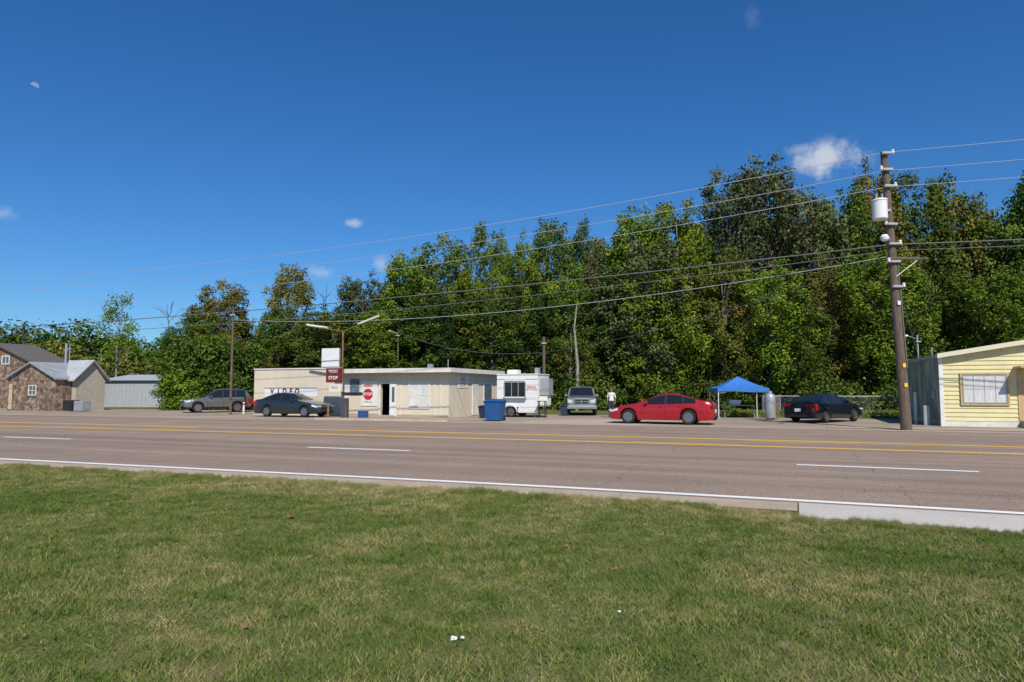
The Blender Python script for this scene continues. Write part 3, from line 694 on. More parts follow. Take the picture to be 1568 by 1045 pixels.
box('door_frame_left',d0-.09,d0-.002,-.05,.08,0,dz+.08,M['white'],ST); box('door_frame_right',d1+.002,d1+.09,-.05,.08,0,dz+.08,M['white'],ST); box('door_frame_head',d0,d1,-.045,.08,dz+.003,dz+.08,M['white'],ST)
box('door_leaf',d1+.10,f(608),-.10,-.05,.03,dz-.02,M['white'],ST); box('door_leaf_glass',d1+.2,f(608)-.12,-.115,-.102,.9,dz-.2,M['winglass'],ST)
box('door_step',d0-.2,d1+.4,-.8,-.06,0,.1,M['concrete'],ST)
window('shutter_window',w0,w1,wz0,wz1,-.003,ST,M['white'],M['curtain'],2,2,.05,.05)
box('window_louvre',w0+.1,f(641),-.075,-.055,wz0+.12,wz1-.5,M['fascia'],ST)
vz0,vz1=1.25,zz(440,594)
box('window_band',f(404)+.01,f(486)-.01,.03,.06,vz0+.005,vz1-.005,M['whiteclean'],ST)
for k,ch in enumerate('VIDEO'):
    px=416+k*9.6; text('letter_'+ch,ch,.46,(f(px),.02,vz1-.24),M['maroon'],ST,bold=.016)
for px in (430,458): box('band_mullion_%d'%px,f(px)-.02,f(px)+.02,0,.028,vz0+.01,vz1-.5,M['grey'],ST)
box('poster_board',f(553),f(578),-.04,-.003,zz(565,622),zz(565,584),M['white'],ST)
pc=Vector((f(564),-.052,zz(564,604))); ro=.36
V=[(pc.x+ro*cos(pi/8+k*pi/4),pc.y,pc.z+ro*sin(pi/8+k*pi/4)) for k in range(8)]
meshobj('stop_octagon',V,[tuple(range(8))],M['signred'],ST); text('stop_text','STOP',.25,(pc.x,-.062,pc.z),M['white'],ST,.002,bold=.006)
text('poster_text','VIDEO',.22,(pc.x,-.05,pc.z+.52),M['signred'],ST,.002,bold=.006); text('poster_text_low','OPEN 24',.13,(pc.x,-.05,pc.z-.47),M['signred'],ST,.002)
box('dark_poster',f(536),f(550),-.03,-.003,1.3,2.3,mat('poster_blue',(0.14,0.18,0.25),.6,var=.6,scale=6),ST)
box('ice_box_panel',f(528),f(535),-.03,-.003,.9,2.1,M['fascia'],ST)
for px in (613,666,675): box('wall_conduit',f(px)-.02,f(px)+.02,-.05,-.003,.1,H1-.14,M['fascia'],ST)
box('side_sign',.003,.03,1.2,2.6,1.75,2.45,M['white'],ST); 
text('side_sign_text','VIDEO\nSTOP',.32,(.034,1.9,2.1),M['maroon'],ST,.003,rot=(pi/2,0,pi/2))
box('side_door',.003,.05,3.3,4.2,.05,2.05,M['fascia'],ST); box('side_window',.003,.05,5.2,6.4,1.0,2.0,M['winglass'],ST)
box('side_window_frame',.003,.03,5.1,6.5,.9,2.1,M['white'],ST)
box('roof_vent',-2.5,-2.2,2,2.3,H1+.1,H1+.5,M['grey'],ST); tube('roof_pipe',[(-.8,1.5,H1+.1),(-.8,1.5,H1+.75)],.03,M['grey'],ST)

p=ground(523,640); SP=empty('store_pylon_sign',p,-A21)
def spx(px,z): return fr(p,px,0,z)
zt=zpy(p.y,507); tube('pole',[(0,0,0),(0,0,zt)],.055,M['rust'],SP)
for (px,py,nm) in ((470,497,'lamp_arm_left'),(580,488,'lamp_arm_right')):
    z=zpy(p.y,py); x=spx(px,z); tube(nm,[(0,0,zt-.02),(x,0,z)],.03,M['rust'],SP)
    a=Vector((0,0,zt)).lerp(Vector((x,0,z)),.42); b=Vector((x,0,z))
    tube(nm+'_luminaire',[a+Vector((0,0,.05)),b+Vector((0,0,.05))],.065,M['fascia'],SP,8)
zs=lambda py: zpy(p.y,py)
box('sign_cabinet_top',spx(496,3.5),spx(522,3.5),-.22,-.06,zs(562),zs(534),M['whiteclean'],SP,.02)
box('sign_cabinet_top_frame',spx(496,3.5)-.03,spx(522,3.5)+.03,-.19,-.09,zs(562)-.03,zs(534)+.03,M['grey'],SP)
box('sign_cabinet_low',spx(503,3),spx(525,3),-.23,-.06,zs(586),zs(564),M['maroon'],SP,.01)
xc=(spx(503,3)+spx(525,3))/2
text('sign_text_video','VIDEO',.22,(xc,-.235,zs(569)),M['white'],SP,.002,bold=.006); text('sign_text_stop','STOP',.27,(xc,-.235,zs(579)),M['white'],SP,.002,bold=.006)
box('sign_cabinet_bottom',spx(507,2.5),spx(526,2.5),-.2,-.06,zs(600),zs(588),M['fascia'],SP)
text('sign_text_small','SALE',.2,(spx(516,2.5),-.204,zs(594)),M['maroon'],SP,.002)
box('pole_panel',.06,spx(556,2),-.05,-.02,zs(606),zs(601),M['dark'],SP)
tube('guard_post_a',[(-.8,-.2,0),(-.8,-.2,.9)],.06,M['rust'],SP); tube('guard_post_b',[(.4,-.2,0),(.4,-.2,.8)],.05,M['rust'],SP)
box('drop_box',spx(526,1),spx(533,1),-.25,.1,0,1.15,mat('dark_steel_box',(0.06,0.07,0.08),.6),SP,.02)

# ---------------- trailer ----------------
p=ground(824,640); TR=empty('food_trailer',p,-A21)
x0=fr(p,761); dp=2.1; zb=.62; ztop=zpy(p.y,574)
wx0,wx1=fr(p,773,0,1.8),fr(p,804,0,1.8); wz0,wz1=zpy(p.y,608),zpy(p.y,586)
wall('service_side',x0,0,zb,ztop,0,.05,[(wx0,wx1,wz0,wz1)],M['whiteclean'],TR)
box('end_right',-.05,0,.05,dp,zb,ztop,M['whiteclean'],TR); box('end_left',x0,x0+.05,.05,dp,zb,ztop,M['whiteclean'],TR); box('rear_side',x0+.05,-.05,dp-.05,dp,zb,ztop,M['whiteclean'],TR)
box('floor',x0+.05,-.05,.05,dp-.05,zb,zb+.06,M['grey'],TR); box('roof',x0-.04,.04,-.04,dp+.04,ztop+.003,ztop+.06,M['white'],TR,.02)
box('interior_wall',x0+.06,-.06,1.1,1.15,zb+.07,ztop-.01,M['dark'],TR)
P=[boxdata(wx0-.05,wx0,-.04,.02,wz0-.05,wz1+.05),boxdata(wx1,wx1+.05,-.04,.02,wz0-.05,wz1+.05),boxdata(wx0,wx1,-.04,.02,wz1,wz1+.05),boxdata(wx0-.1,wx1+.1,-.22,-.005,wz0-.09,wz0-.052)]
for k in (1,2): xq=wx0+(wx1-wx0)*k/3; P.append(boxdata(xq-.02,xq+.02,-.02,.02,wz0,wz1))
V,Fc=merge(P); meshobj('hatch_frame',V,Fc,M['grey'],TR)
box('hatch_glass',wx0,wx1,.022,.03,wz0,wz1,M['glass'],TR)
box('upper_trim',x0,0,-.012,-.002,ztop-.28,ztop-.24,M['grey'],TR)
box('awning_light_strip',wx0,wx1,-.05,-.002,wz1+.1,wz1+.2,M['fascia'],TR)
text('menu_text','BAR-B-Q\nHOT DOGS',.14,(fr(p,814,0,2),-.008,zpy(p.y,595)),M['signred'],TR,.002,bold=.004); box('menu_board',fr(p,806,0,2),fr(p,823,0,2),-.006,-.002,zpy(p.y,602),zpy(p.y,589),M['white'],TR)
box('roof_air_conditioner',x0+.45,x0+1.1,.5,1.2,ztop+.06,ztop+.32,M['whiteclean'],TR,.05)
box('rooftop_vent',-.35,-.12,.4,.8,ztop+.06,ztop+.42,M['grey'],TR,.02)
box('side_unit',.004,.55,.3,1.2,1.3,2.3,M['grey'],TR,.03); box('side_unit_lower',.004,.45,.3,1.1,.7,1.25,M['white'],TR,.03)
box('lower_skirt',x0+1.35,-.02,.02,.1,.28,zb-.003,M['white'],TR)
wheel('wheel',TR,fr(p,782,0,.4),.12,.33,.2,-1); wheel('wheel',TR,fr(p,782,0,.4),dp-.12,.33,.2,1)
wxc=fr(p,782,0,.4)
V=[];Fc=[]
for k in range(13):
    a=pi*k/12
    for rr_,yy in ((.40,-.10),(.46,-.10),(.46,.0),(.40,.0)): V.append((wxc+rr_*cos(a),yy,.33+rr_*sin(a)*.95))
for k in range(12):
    for q in range(4): Fc.append((4*k+q,4*k+(q+1)%4,4*k+4+(q+1)%4,4*k+4+q))
meshobj('fender',V,Fc,M['white'],TR)
tube('tow_bar',[(x0,dp/2,.5),(x0-.9,dp/2,.45)],.05,M['dark'],TR); tube('jack_stand',[(x0+.2,.3,0),(x0+.2,.3,.62)],.04,M['grey'],TR); tube('jack_stand_rear',[(-.3,.3,0),(-.3,.3,.62)],.04,M['grey'],TR)
P=[boxdata(.1,.14,-.35,-.31,0,.95),boxdata(.5,.54,-.35,-.31,0,.95),boxdata(.1,.54,-.5,-.1,.95,.99),boxdata(.1,.14,-.1,-.06,0,.95),boxdata(.5,.54,-.1,-.06,0,.95),boxdata(.14,.5,-.34,-.32,.5,.54)]
V,Fc=merge(P); meshobj('side_table',V,Fc,M['dark'],TR)

def bin_(name,px,py,h,w,m):
    p=ground(px,py); e=empty(name,p,-A21); V=[];
    for z,s in ((.06,.78),(h*.88,1.0)): V+=[(-w/2*s,-w/2*s,z),(w/2*s,-w/2*s,z),(w/2*s,w/2*s,z),(-w/2*s,w/2*s,z)]
    meshobj('tub',V,[(0,3,2,1),(4,5,6,7),(0,1,5,4),(1,2,6,5),(2,3,7,6),(3,0,4,7)],m,e)
    box('rim',-w/2-.03,w/2+.03,-w/2-.03,w/2+.03,h*.86,h*.9,m,e,.01)
    V=[(-w/2-.04,-w/2-.05,h*.905),(w/2+.04,-w/2-.05,h*.905),(w/2+.04,w/2+.05,h*.93),(-w/2-.04,w/2+.05,h*.93),(-w/2*.7,-w/2*.7,h*.97),(w/2*.7,-w/2*.7,h*.97),(w/2*.7,w/2*.7,h),(-w/2*.7,w/2*.7,h)]
    meshobj('lid',V,[(0,3,2,1),(4,5,6,7),(0,1,5,4),(1,2,6,5),(2,3,7,6),(3,0,4,7)],m,e)
    tube('handle',[(-w/2,w/2+.08,h*.9),(w/2,w/2+.08,h*.9)],.02,m,e,6)
    for sx in (-1,1): lathe('bin_wheel',[(.11,-.03),(.11,.03)],M['black'],e,14,'y',(0,0,0)).matrix_local=Matrix.Translation((sx*w*.42,w*.4,.11))@Matrix.Rotation(pi/2,4,'Z')
bin_('blue_waste_bin',758,645,1.15,.90,M['binblue']); bin_('dark_trash_can',741,641,.75,.5,mat('dark_plastic',(0.02,0.03,0.06),.5))
bin_('dark_trash_can',864,637,.7,.45,mat('dark_plastic2',(0.03,0.05,0.09),.5))

# ---------------- tent ----------------
p=ground(1131,640); TE=empty('canopy_tent',p,-A21*.3)
s=1.38; ez=1.72; pz=2.42
for i,(a,b) in enumerate(((-s,-s),(s,-s),(s,s),(-s,s))):
    tube('leg_%d'%(i+1),[(a,b,0),(a,b,ez)],.025,M['whiteclean'],TE,6)
    tube('foot_%d'%(i+1),[(a,b,0),(a,b,.02)],.07,M['grey'],TE,8)
c=[(-s,-s),(s,-s),(s,s),(-s,s)]; V=[];Fc=[]
nx=8
for i in range(nx+1):
    t=i/nx; k=1-t; zz_=ez+(pz-ez)*(t**1.25)
    for q in range(4):
        for mseg in range(6):
            f_=mseg/6; a=Vector(c[q]).lerp(Vector(c[(q+1)%4]),f_)*1.03; sag=-.08*sin(pi*f_)*k*t*3
            V.append((a.x*k,a.y*k,zz_+sag))
m_=24
for i in range(nx):
    for q in range(m_): Fc.append((i*m_+q,i*m_+(q+1)%m_,(i+1)*m_+(q+1)%m_,(i+1)*m_+q))
b=len(V)
for q in range(m_): V.append((V[q][0]*1.005,V[q][1]*1.005,ez-.2+.03*sin(q*pi/3)))
for q in range(m_): Fc.append((q,(q+1)%m_,b+(q+1)%m_,b+q))
meshobj('canopy',V,Fc,M['bluefab'],TE,False)
for i in range(4): 
    a,b2=c[i],c[(i+1)%4]; tube('truss_%d'%i,[(a[0],a[1],ez-.3),((a[0]+b2[0])/2,(a[1]+b2[1])/2,ez-.05),(b2[0],b2[1],ez-.3)],.012,M['grey'],TE,5)
P=[boxdata(-.9,.9,-.35,.35,.70,.74)]+[boxdata(x,x+.03,y,y+.03,0,.7) for x in (-.85,.82) for y in (-.3,.27)]
V,Fc=merge(P); meshobj('folding_table',V,Fc,M['grey'],TE)
box('cooler',-.5,.1,-.2,.2,.745,1.05,M['whiteclean'],TE,.03)

p=ground(1180,643); TK=empty('propane_tank',p)
lathe('shell',[(.20,0.05),(.27,.1),(.28,.25),(.28,1.2),(.25,1.33),(.15,1.42),(.08,1.44)],M['grey'],TK,24,'z'); lathe('base_ring',[(.22,0),(.22,.08)],M['dark'],TK,20,'z'); lathe('valve_collar',[(.11,1.42),(.11,1.55)],M['grey'],TK,16,'z'); tube('valve',[(0,0,1.44),(0,0,1.6)],.03,M['rust'],TK,6)
tube('support_post',[(.38,.1,0),(.36,.1,1.2)],.03,M['rust'],TK,6)

# ---------------- chain link fence ----------------
def fence(pa,pb,h=1.25,name='chain_link_fence'):
    root=empty(name,pa); d=pb-pa; L=d.length; u=d.normalized(); P=[]
    n=max(1,int(L/3))
    for i in range(n+1): q=u*(L*i/n); P.append(tube_data([q,q+Vector((0,0,h+.06))],[.03,.03],6))
    P.append(tube_data([Vector((0,0,h)),u*L+Vector((0,0,h))],[.022,.022],6))
    V,Fc=merge(P); meshobj('posts_and_rail',V,Fc,M['grey'],root)
    W=[];st=.11; k=-h
    while k<L:
        for sg in (1,-1):
            A=k if sg>0 else k+h; B=A+sg*h
            t_0=(0-A)/(B-A); t_1=(L-A)/(B-A); tlo=max(0,min(t_0,t_1)); thi=min(1,max(t_0,t_1))
            if tlo<thi:
                def cl(t): return u*(A+(B-A)*t)+Vector((0,0,.02+(h-.02)*t))
                W.append(tube_data([cl(tlo),cl(thi)],[.0022,.0022],3,False))
        k+=st
    V,Fc=merge(W); meshobj('wire_mesh',V,Fc,M['grey'],root)
fa=ground(1168,638); fence(fa,ground(1410,640.5)); fence(ground(1195,634),ground(1168,638))

# ---------------- yellow house ----------------
O=ground(1443,653); YH=empty('yellow_house',O,-A21)
Hc=zpy(O.y,547); Wd=10.5; rid=5.2; slope=.165; D=9.0
st=.19
def roofz(x): return Hc+slope*(x if x<rid else 2*rid-x)
def lap(name,alongx,x0,x1,zt_fn,fixed,sgn,m):
    V=[];Fc=[];z=.25
    zmax=max(zt_fn(x0),zt_fn(x1),zt_fn((x0+x1)/2),zt_fn(min(max(rid,x0),x1)))
    while z<zmax:
        z1=min(z+st,zmax); a,b=x0,x1
        if alongx and z1>zt_fn(x0):
            a=max(x0,(z1-Hc)/slope); b=min(x1,2*rid-(z1-Hc)/slope)
        if b-a<.1: break
        o=len(V)
        if alongx: V+=[(a,fixed-sgn*.038,z),(b,fixed-sgn*.038,z),(b,fixed-sgn*.004,z1),(a,fixed-sgn*.004,z1),(a,fixed,z),(b,fixed,z)]
        else: V+=[(fixed-sgn*.038,a,z),(fixed-sgn*.038,b,z),(fixed-sgn*.004,b,z1),(fixed-sgn*.004,a,z1),(fixed,a,z),(fixed,b,z)]
        Fc+=[(o,o+1,o+2,o+3),(o,o+4,o+5,o+1)]
        z=z1
    meshobj(name,V,Fc,m,YH)
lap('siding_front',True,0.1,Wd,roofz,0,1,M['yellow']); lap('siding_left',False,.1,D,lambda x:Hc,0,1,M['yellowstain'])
V=[(.004,.004,0),(Wd,.004,0),(Wd,.004,Hc-.02),(rid,.004,roofz(rid)-.02),(0.004,.004,Hc-.02),(0.004,D,0),(Wd,D,0),(Wd,D,Hc-.02),(rid,D,roofz(rid)-.02),(0.004,D,Hc-.02)]
meshobj('walls',V,[(0,1,2,3,4),(5,9,8,7,6),(0,4,9,5),(1,6,7,2)],M['yellow'],YH)
box('corner_board',-.05,.1,-.05,.1,.0,Hc-.01,M['white'],YH)
box('foundation',-.02,Wd,-.02,0.0,0,.25,M['fascia'],YH)
V=[(-.12,-.3,Hc+.0-.02),(rid,-.3,roofz(rid)+.0),(Wd+.12,-.3,Hc-.02),(-.12,D+.2,Hc-.02),(rid,D+.2,roofz(rid)),(Wd+.12,D+.2,Hc-.02)]
V2=[(a,b_,c_+.14) for a,b_,c_ in V]
meshobj('roof',V+V2,[(0,1,4,3),(1,2,5,4),(6,9,10,7),(7,10,11,8),(0,3,9,6),(2,8,11,5),(0,6,7,1),(1,7,8,2),(3,4,10,9),(4,5,11,10)],M['metalroof'],YH)
V=[(-.14,-.325,Hc-.06),(rid,-.325,roofz(rid)-.04),(rid,-.325,roofz(rid)+.16),(-.14,-.325,Hc+.14)]; V+=[(a,b_+.02,c_) for a,b_,c_ in V]
meshobj('barge_board',V,[(0,1,2,3),(7,6,5,4),(0,4,5,1),(3,2,6,7),(0,3,7,4),(1,5,6,2)],mat('barge_yellow',(0.68,0.64,0.47),.7),YH)
g=lambda px,z=1.6: fr(O,px,0,z)
wx0,wx1=g(1470),g(1545); zc=wy(O,(wx0+wx1)/2); wz0,wz1=zpy(zc,621),zpy(zc,571)
window('front_window',wx0,wx1,wz0,wz1,-.045,YH,M['trim'],M['curtain'],1,1,.07,.05)
window('window_sash',wx0+.09,wx1-.09,wz0+.09,wz1-.09,-.062,YH,M['grey'],M['curtain'],4,2,.04,.03)
box('door_surround',g(1558),g(1566),-.06,-.03,.3,2.5,M['trim'],YH); box('front_door',g(1568),g(1568)+.9,-.05,-.03,.3,2.4,M['white'],YH)
box('porch_awning',g(1553),g(1553)+1.9,-1.0,-.04,2.55,2.63,M['trim'],YH); box('porch_step',g(1560),g(1560)+1.4,-1.0,-.05,0,.3,M['concrete'],YH)
box('meter_box',-.16,-.03,.9,1.2,1.2,1.6,M['grey'],YH,.02); tube('meter_conduit',[(-.08,1.05,1.6),(-.08,1.05,Hc+.5)],.025,M['grey'],YH,6)
box('white_post',-.75,-.65,1.9,2.0,0,1.5,M['white'],YH); box('utility_pedestal',-.6,-.35,.6,.85,0,.9,M['grey'],YH,.03)

# ---------------- stone house & shed ----------------
O=ground(84,630); SH=empty('stone_house',O,-A21)
g=lambda px,z=1.6,ly=0: fr(O,px,ly,z)
gx0=g(12); gx1=0; zw=zpy(O.y,580); gp=zpy(wy(O,g(46)),557)
xm_=(gx0+gx1)/2
V=[(gx0,0,0),(gx1,0,0),(gx1,0,zw),(xm_,0,gp),(gx0,0,zw),(gx0,4,0),(gx1,4,0),(gx1,4,zw),(xm_,4,gp),(gx0,4,zw)]
meshobj('porch_walls',V,[(0,1,2,3,4),(5,9,8,7,6),(0,4,9,5),(1,6,7,2)],M['stone'],SH)
def gable_roof(nm,a,b,zw,gp,y0,y1,m,th=.12,ov=.25,par=SH):
    mid=(a+b)/2; sl=(gp-zw)/(mid-a); V=[(a-ov,y0,zw-ov*sl+.02),(mid,y0,gp+.02),(b+ov,y0,zw-ov*sl+.02),(a-ov,y1,zw-ov*sl+.02),(mid,y1,gp+.02),(b+ov,y1,zw-ov*sl+.02)]
    V2=[(x,y,z+th) for x,y,z in V]; meshobj(nm,V+V2,[(0,1,4,3),(1,2,5,4),(6,9,10,7),(7,10,11,8),(0,3,9,6),(2,8,11,5),(0,6,7,1),(1,7,8,2),(3,4,10,9),(4,5,11,10)],m,par)
gable_roof('porch_roof',gx0,gx1,zw,gp,-.25,4,M['greyroof'])
window('porch_window',g(44),g(56),zpy(O.y,606),zpy(O.y,590),-.004,SH,M['white'],M['winglass'],2,2,.06,.05)
box('porch_opening',g(14),g(19),-.02,-.003,.1,2.1,mat('stone_door',(0.55,0.42,0.28),.7),SH)
y0=4.0; ya=wy(O,-3,y0)
a=g(-75,4,y0); b=g(68,4,y0); zz1=zpy(ya,563); gg=zpy(ya,523)
V=[(a,y0,0),(b,y0,0),(b,y0,zz1),((a+b)/2,y0,gg),(a,y0,zz1)]; V+=[(x,y+3.2,z) for x,y,z in V]
meshobj('main_walls',V,[(0,1,2,3,4),(5,9,8,7,6),(0,4,9,5),(1,6,7,2)],M['stone'],SH)
gable_roof('main_roof',a,b,zz1,gg,y0-.3,y0+3.4,mat('shingle',(0.12,0.105,0.095),.9,var=.3,scale=6))
window('attic_window',g(3,4,y0),g(15,4,y0),zpy(ya,556),zpy(ya,542),y0-.004,SH,M['white'],M['winglass'],2,1,.08,.05)
by=1.2; bx0=.1; bx1=g(116,1.6,by); yb=wy(O,2,by); bz=zpy(yb,583); wd=4.0
for q in np.arange(1,9,.1):
    w_=O+Vector((cos(A21),-sin(A21),0))*bx1+Vector((sin(A21),cos(A21),0))*(by+float(q))
    if CX+F*w_.x/w_.y>162: wd=float(q); break
box('wing_walls',bx0,bx1,by,by+wd,0,bz,M['beige'],SH); box('wing_stone_pier',bx0-.05,g(100,1.6,by),by-.06,by+.2,0,bz-.01,M['stone'],SH)
rz=zpy(yb+wd/2,553)
V=[(bx0-.3,by-.4,bz-.05),(bx1+.3,by-.4,bz-.05),(bx1+.3,by+wd/2,rz),(bx0-2.2,by+wd/2,rz),(bx1+.3,by+wd+.3,bz-.05),(bx0-.3,by+wd+.3,bz-.05)]; V2=[(x,y,z+.1) for x,y,z in V]
meshobj('wing_roof',V+V2,[(0,1,2,3),(3,2,4,5),(6,9,8,7),(9,11,10,8),(0,6,7,1),(1,7,8,2),(2,8,10,4),(0,3,9,6),(3,5,11,9)],M['metalroof'],SH)
meshobj('wing_gable',[(bx1-.01,by,bz),(bx1-.01,by+wd,bz),(bx1-.01,by+wd/2,rz-.03)],[(0,1,2)],M['beige'],SH)
box('ac_unit_left',g(104,1,by-.9),g(117,1,by-.9),by-1.3,by-.6,.05,.85,M['dark'],SH,.02); box('ac_unit_right',g(121,1,by-.9),g(134,1,by-.9),by-1.3,by-.6,.05,.8,M['grey'],SH,.02)
tube('flue',[(g(98,5,3),3.2,2),(g(98,5,3),3.2,zpy(yb+2,524))],.1,M['grey'],SH)
O2=Vector((xat(160,66),66,0)); SD=empty('metal_shed',O2,-A21*.3)
sx1=fr(O2,254,0,2,A21*.3); sz=zpy(66,583)
box('shed_walls',0,sx1,0,8,0,sz,M['shed'],SD)
P=[boxdata(x,x+.05,-.03,-.002,0,sz-.02) for x in np.arange(.2,sx1-.1,.4)]; V,Fc=merge(P); meshobj('shed_ribs',V,Fc,M['shed'],SD)
V=[(-.3,-.3,sz),(sx1+.3,-.3,sz),(sx1+.3,4,sz+.55),(-.3,4,sz+.55),(sx1+.3,8.3,sz),(-.3,8.3,sz)]; V2=[(x,y,z+.1) for x,y,z in V]
meshobj('shed_roof',V+V2,[(0,1,2,3),(3,2,4,5),(6,9,8,7),(9,11,10,8),(0,6,7,1),(1,7,8,2),(2,8,10,4),(0,3,9,6),(3,5,11,9)],M['metalroof'],SD)

# ---------------- utility pole & wires ----------------
pb=ground(1388,659); UP=empty('utility_pole',pb)
zt=zpy(pb.y,233); xt=xat(1353,pb.y,zt)-pb.x
pp=lambda z: Vector((xt*z/zt,0,z))
tube('shaft',[pp(-.2)]+[pp(zt*k/6) for k in range(1,7)],[.215-.085*k/6 for k in range(7)],M['wood'],UP,14)
Z=lambda py: zpy(pb.y,py)
def ux(px,z): return xat(px,pb.y,z)-pb.x
tz=Z(324); tx=ux(1342,tz); e=bpy.data.objects.new('transformer',None); e.location=(tx,-.25,tz); link(e,UP)
lathe('can',[(.25,-.42),(.29,-.38),(.29,.34),(.31,.36),(.30,.42),(.12,.48)],M['whiteclean'],e,24,'z')
for dx in (-.12,.12): tube('bushing',[(dx,0,.44),(dx,0,.66)],.035,M['grey'],e,8)
box('transformer_bracket',tx+.1,pp(tz).x,-.2,-.1,tz-.05,tz+.05,M['grey'],UP)
za,zb2=Z(372),Z(381); tube('lamp_arm',[pp(za),(ux(1332,za+.1),-1.2,za+.05),(ux(1326,zb2),-1.8,zb2)],.03,M['grey'],UP)
lathe('lamp_head',[(.06,-.12),(.14,-.06),(.16,.05),(.10,.14)],M['whiteclean'],UP,16,'z',(ux(1316,zb2),-1.9,zb2))
box('side_crossarm',pp(Z(396)).x-.2,pp(Z(396)).x+1.3,-.22,-.12,Z(397)-.05,Z(397)+.05,M['wood'],UP)
tube('side_brace',[pp(Z(425))+Vector((0,-.17,0)),(pp(Z(396)).x+1.0,-.17,Z(398))],.02,M['grey'],UP,6)
for k,py in enumerate((237,262,287,345,375,402,440)):
    q=pp(Z(py)); box('hardware_%d'%k,q.x-.2,q.x+.2,-.26,-.1,q.z-.045,q.z+.045,M['grey'],UP,.01)
    lathe('insulator_%d'%k,[(.05,-.08),(.07,-.02),(.05,.02),(.07,.06),(.03,.1)],M['white'],UP,10,'z',(q.x+(-.26 if k%2 else .26),-.2,q.z+.05))
tube('cable_riser',[pp(2.5)+Vector((.14,-.18,0)),pp(Z(400))+Vector((.13,-.14,0))],.025,M['wiredark'],UP,6)
for py,px_ in ((560,1383),(590,1385),(465,1372)): 
    q=pp(Z(py)); box('pole_tag_%d'%py,q.x-.06,q.x+.06,-.235,-.215,q.z-.08,q.z+.08,M['yline'] if py!=465 else M['white'],UP)
a_=rad(20.5); 
pL=pb+Vector((-cos(a_),sin(a_),0))*64; pR=pb+Vector((cos(a_+.05),-sin(a_+.05),0))*40
for q in (pL,pR):
    e=empty('utility_pole',q); tube('shaft',[(0,0,0),(0,0,11.2)],[.2,.13],M['wood'],e,10)
    for z in (9.7,8.8,7.4,5.7): box('hardware',-.2,.2,-.2,-.1,z-.05,z+.05,M['grey'],e)
def wire(nm,pts,r,m,par=None):
    out=[]
    for (A,B,sag) in pts:
        A=Vector(A);B=Vector(B)
        for k in range(21):
            t=k/20; q=A.lerp(B,t); q.z-=4*sag*t*(1-t); out.append(q)
    o2=[out[0]]
    for q in out[1:]:
        if (q-o2[-1]).length>.01: o2.append(q)
    return tube(nm,o2,r,m,par,5)
WR=empty('overhead_power_lines')
for k,(py,hl,sg,r_,m_) in enumerate(((234,9.5,1.2,.013,'wire'),(262,8.9,1.3,.012,'wire'),(287,7.6,1.2,.012,'wire'),(375,5.9,.5,.026,'wiredark'),(384,5.6,.9,.016,'wiredark'))):
    q=pb+pp(Z(py)); hr=q.z+(.25 if k<3 else .0)
    wire('line_%d'%(k+1),[(Vector((pL.x,pL.y,hl)),q,sg),(q,Vector((pR.x,pR.y,hr)),.45)],r_,M[m_],WR)
def P3(px,py,d): z=zpy(d,py); return Vector((xat(px,d,z),d,z))
q=pb+pp(Z(392)); wp=Vector((xat(833,48,4),48,0))
wire('service_drop_1',[(q,Vector((wp.x,wp.y,zpy(48,540))),.5)],.014,M['wiredark'],WR)
wire('service_drop_2',[(Vector((wp.x,wp.y,zpy(48,540))),P3(608,509,58),.7)],.015,M['wiredark'],WR)
wire('service_drop_3',[(q,P3(1407,548,32),.2)],.013,M['wiredark'],WR)
wire('service_drop_4',[(q,P3(355,490,46.5),1.0)],.015,M['wire'],WR)
def spole(px,pyt,d,r_=.11,m='wood',lamp=False):
    z=zpy(d,pyt); x=xat(px,d,z/2); e=empty('wooden_pole',(x,d,0)); tube('shaft',[(0,0,-.1),(0,0,z)],[r_,r_*.75],M[m],e,10)
    box('cap_bracket',-.18,.18,-r_-.06,-r_*.7,z-.5,z-.42,M['grey'],e)
    if lamp:
        tube('arm',[(0,0,z-.3),(-.7,0,z-.05)],.025,M['grey'],e,6); lathe('lamp_head',[(.05,-.1),(.13,-.02),(.1,.08)],M['white'],e,12,'z',(-.75,0,z-.08))
spole(355,472,45,.09); spole(833,516,48,.12); spole(609,506,58,.09,lamp=True); spole(1407,513,46,.07,'grey',lamp=True); spole(105,527,62,.06,'grey')
p=ground(373,634); e=empty('marker_post',p); tube('post',[(0,0,0),(0,0,.8)],.07,M['white'],e,10); tube('band',[(0,0,.6),(0,0,.7)],.075,M['signred'],e,10)

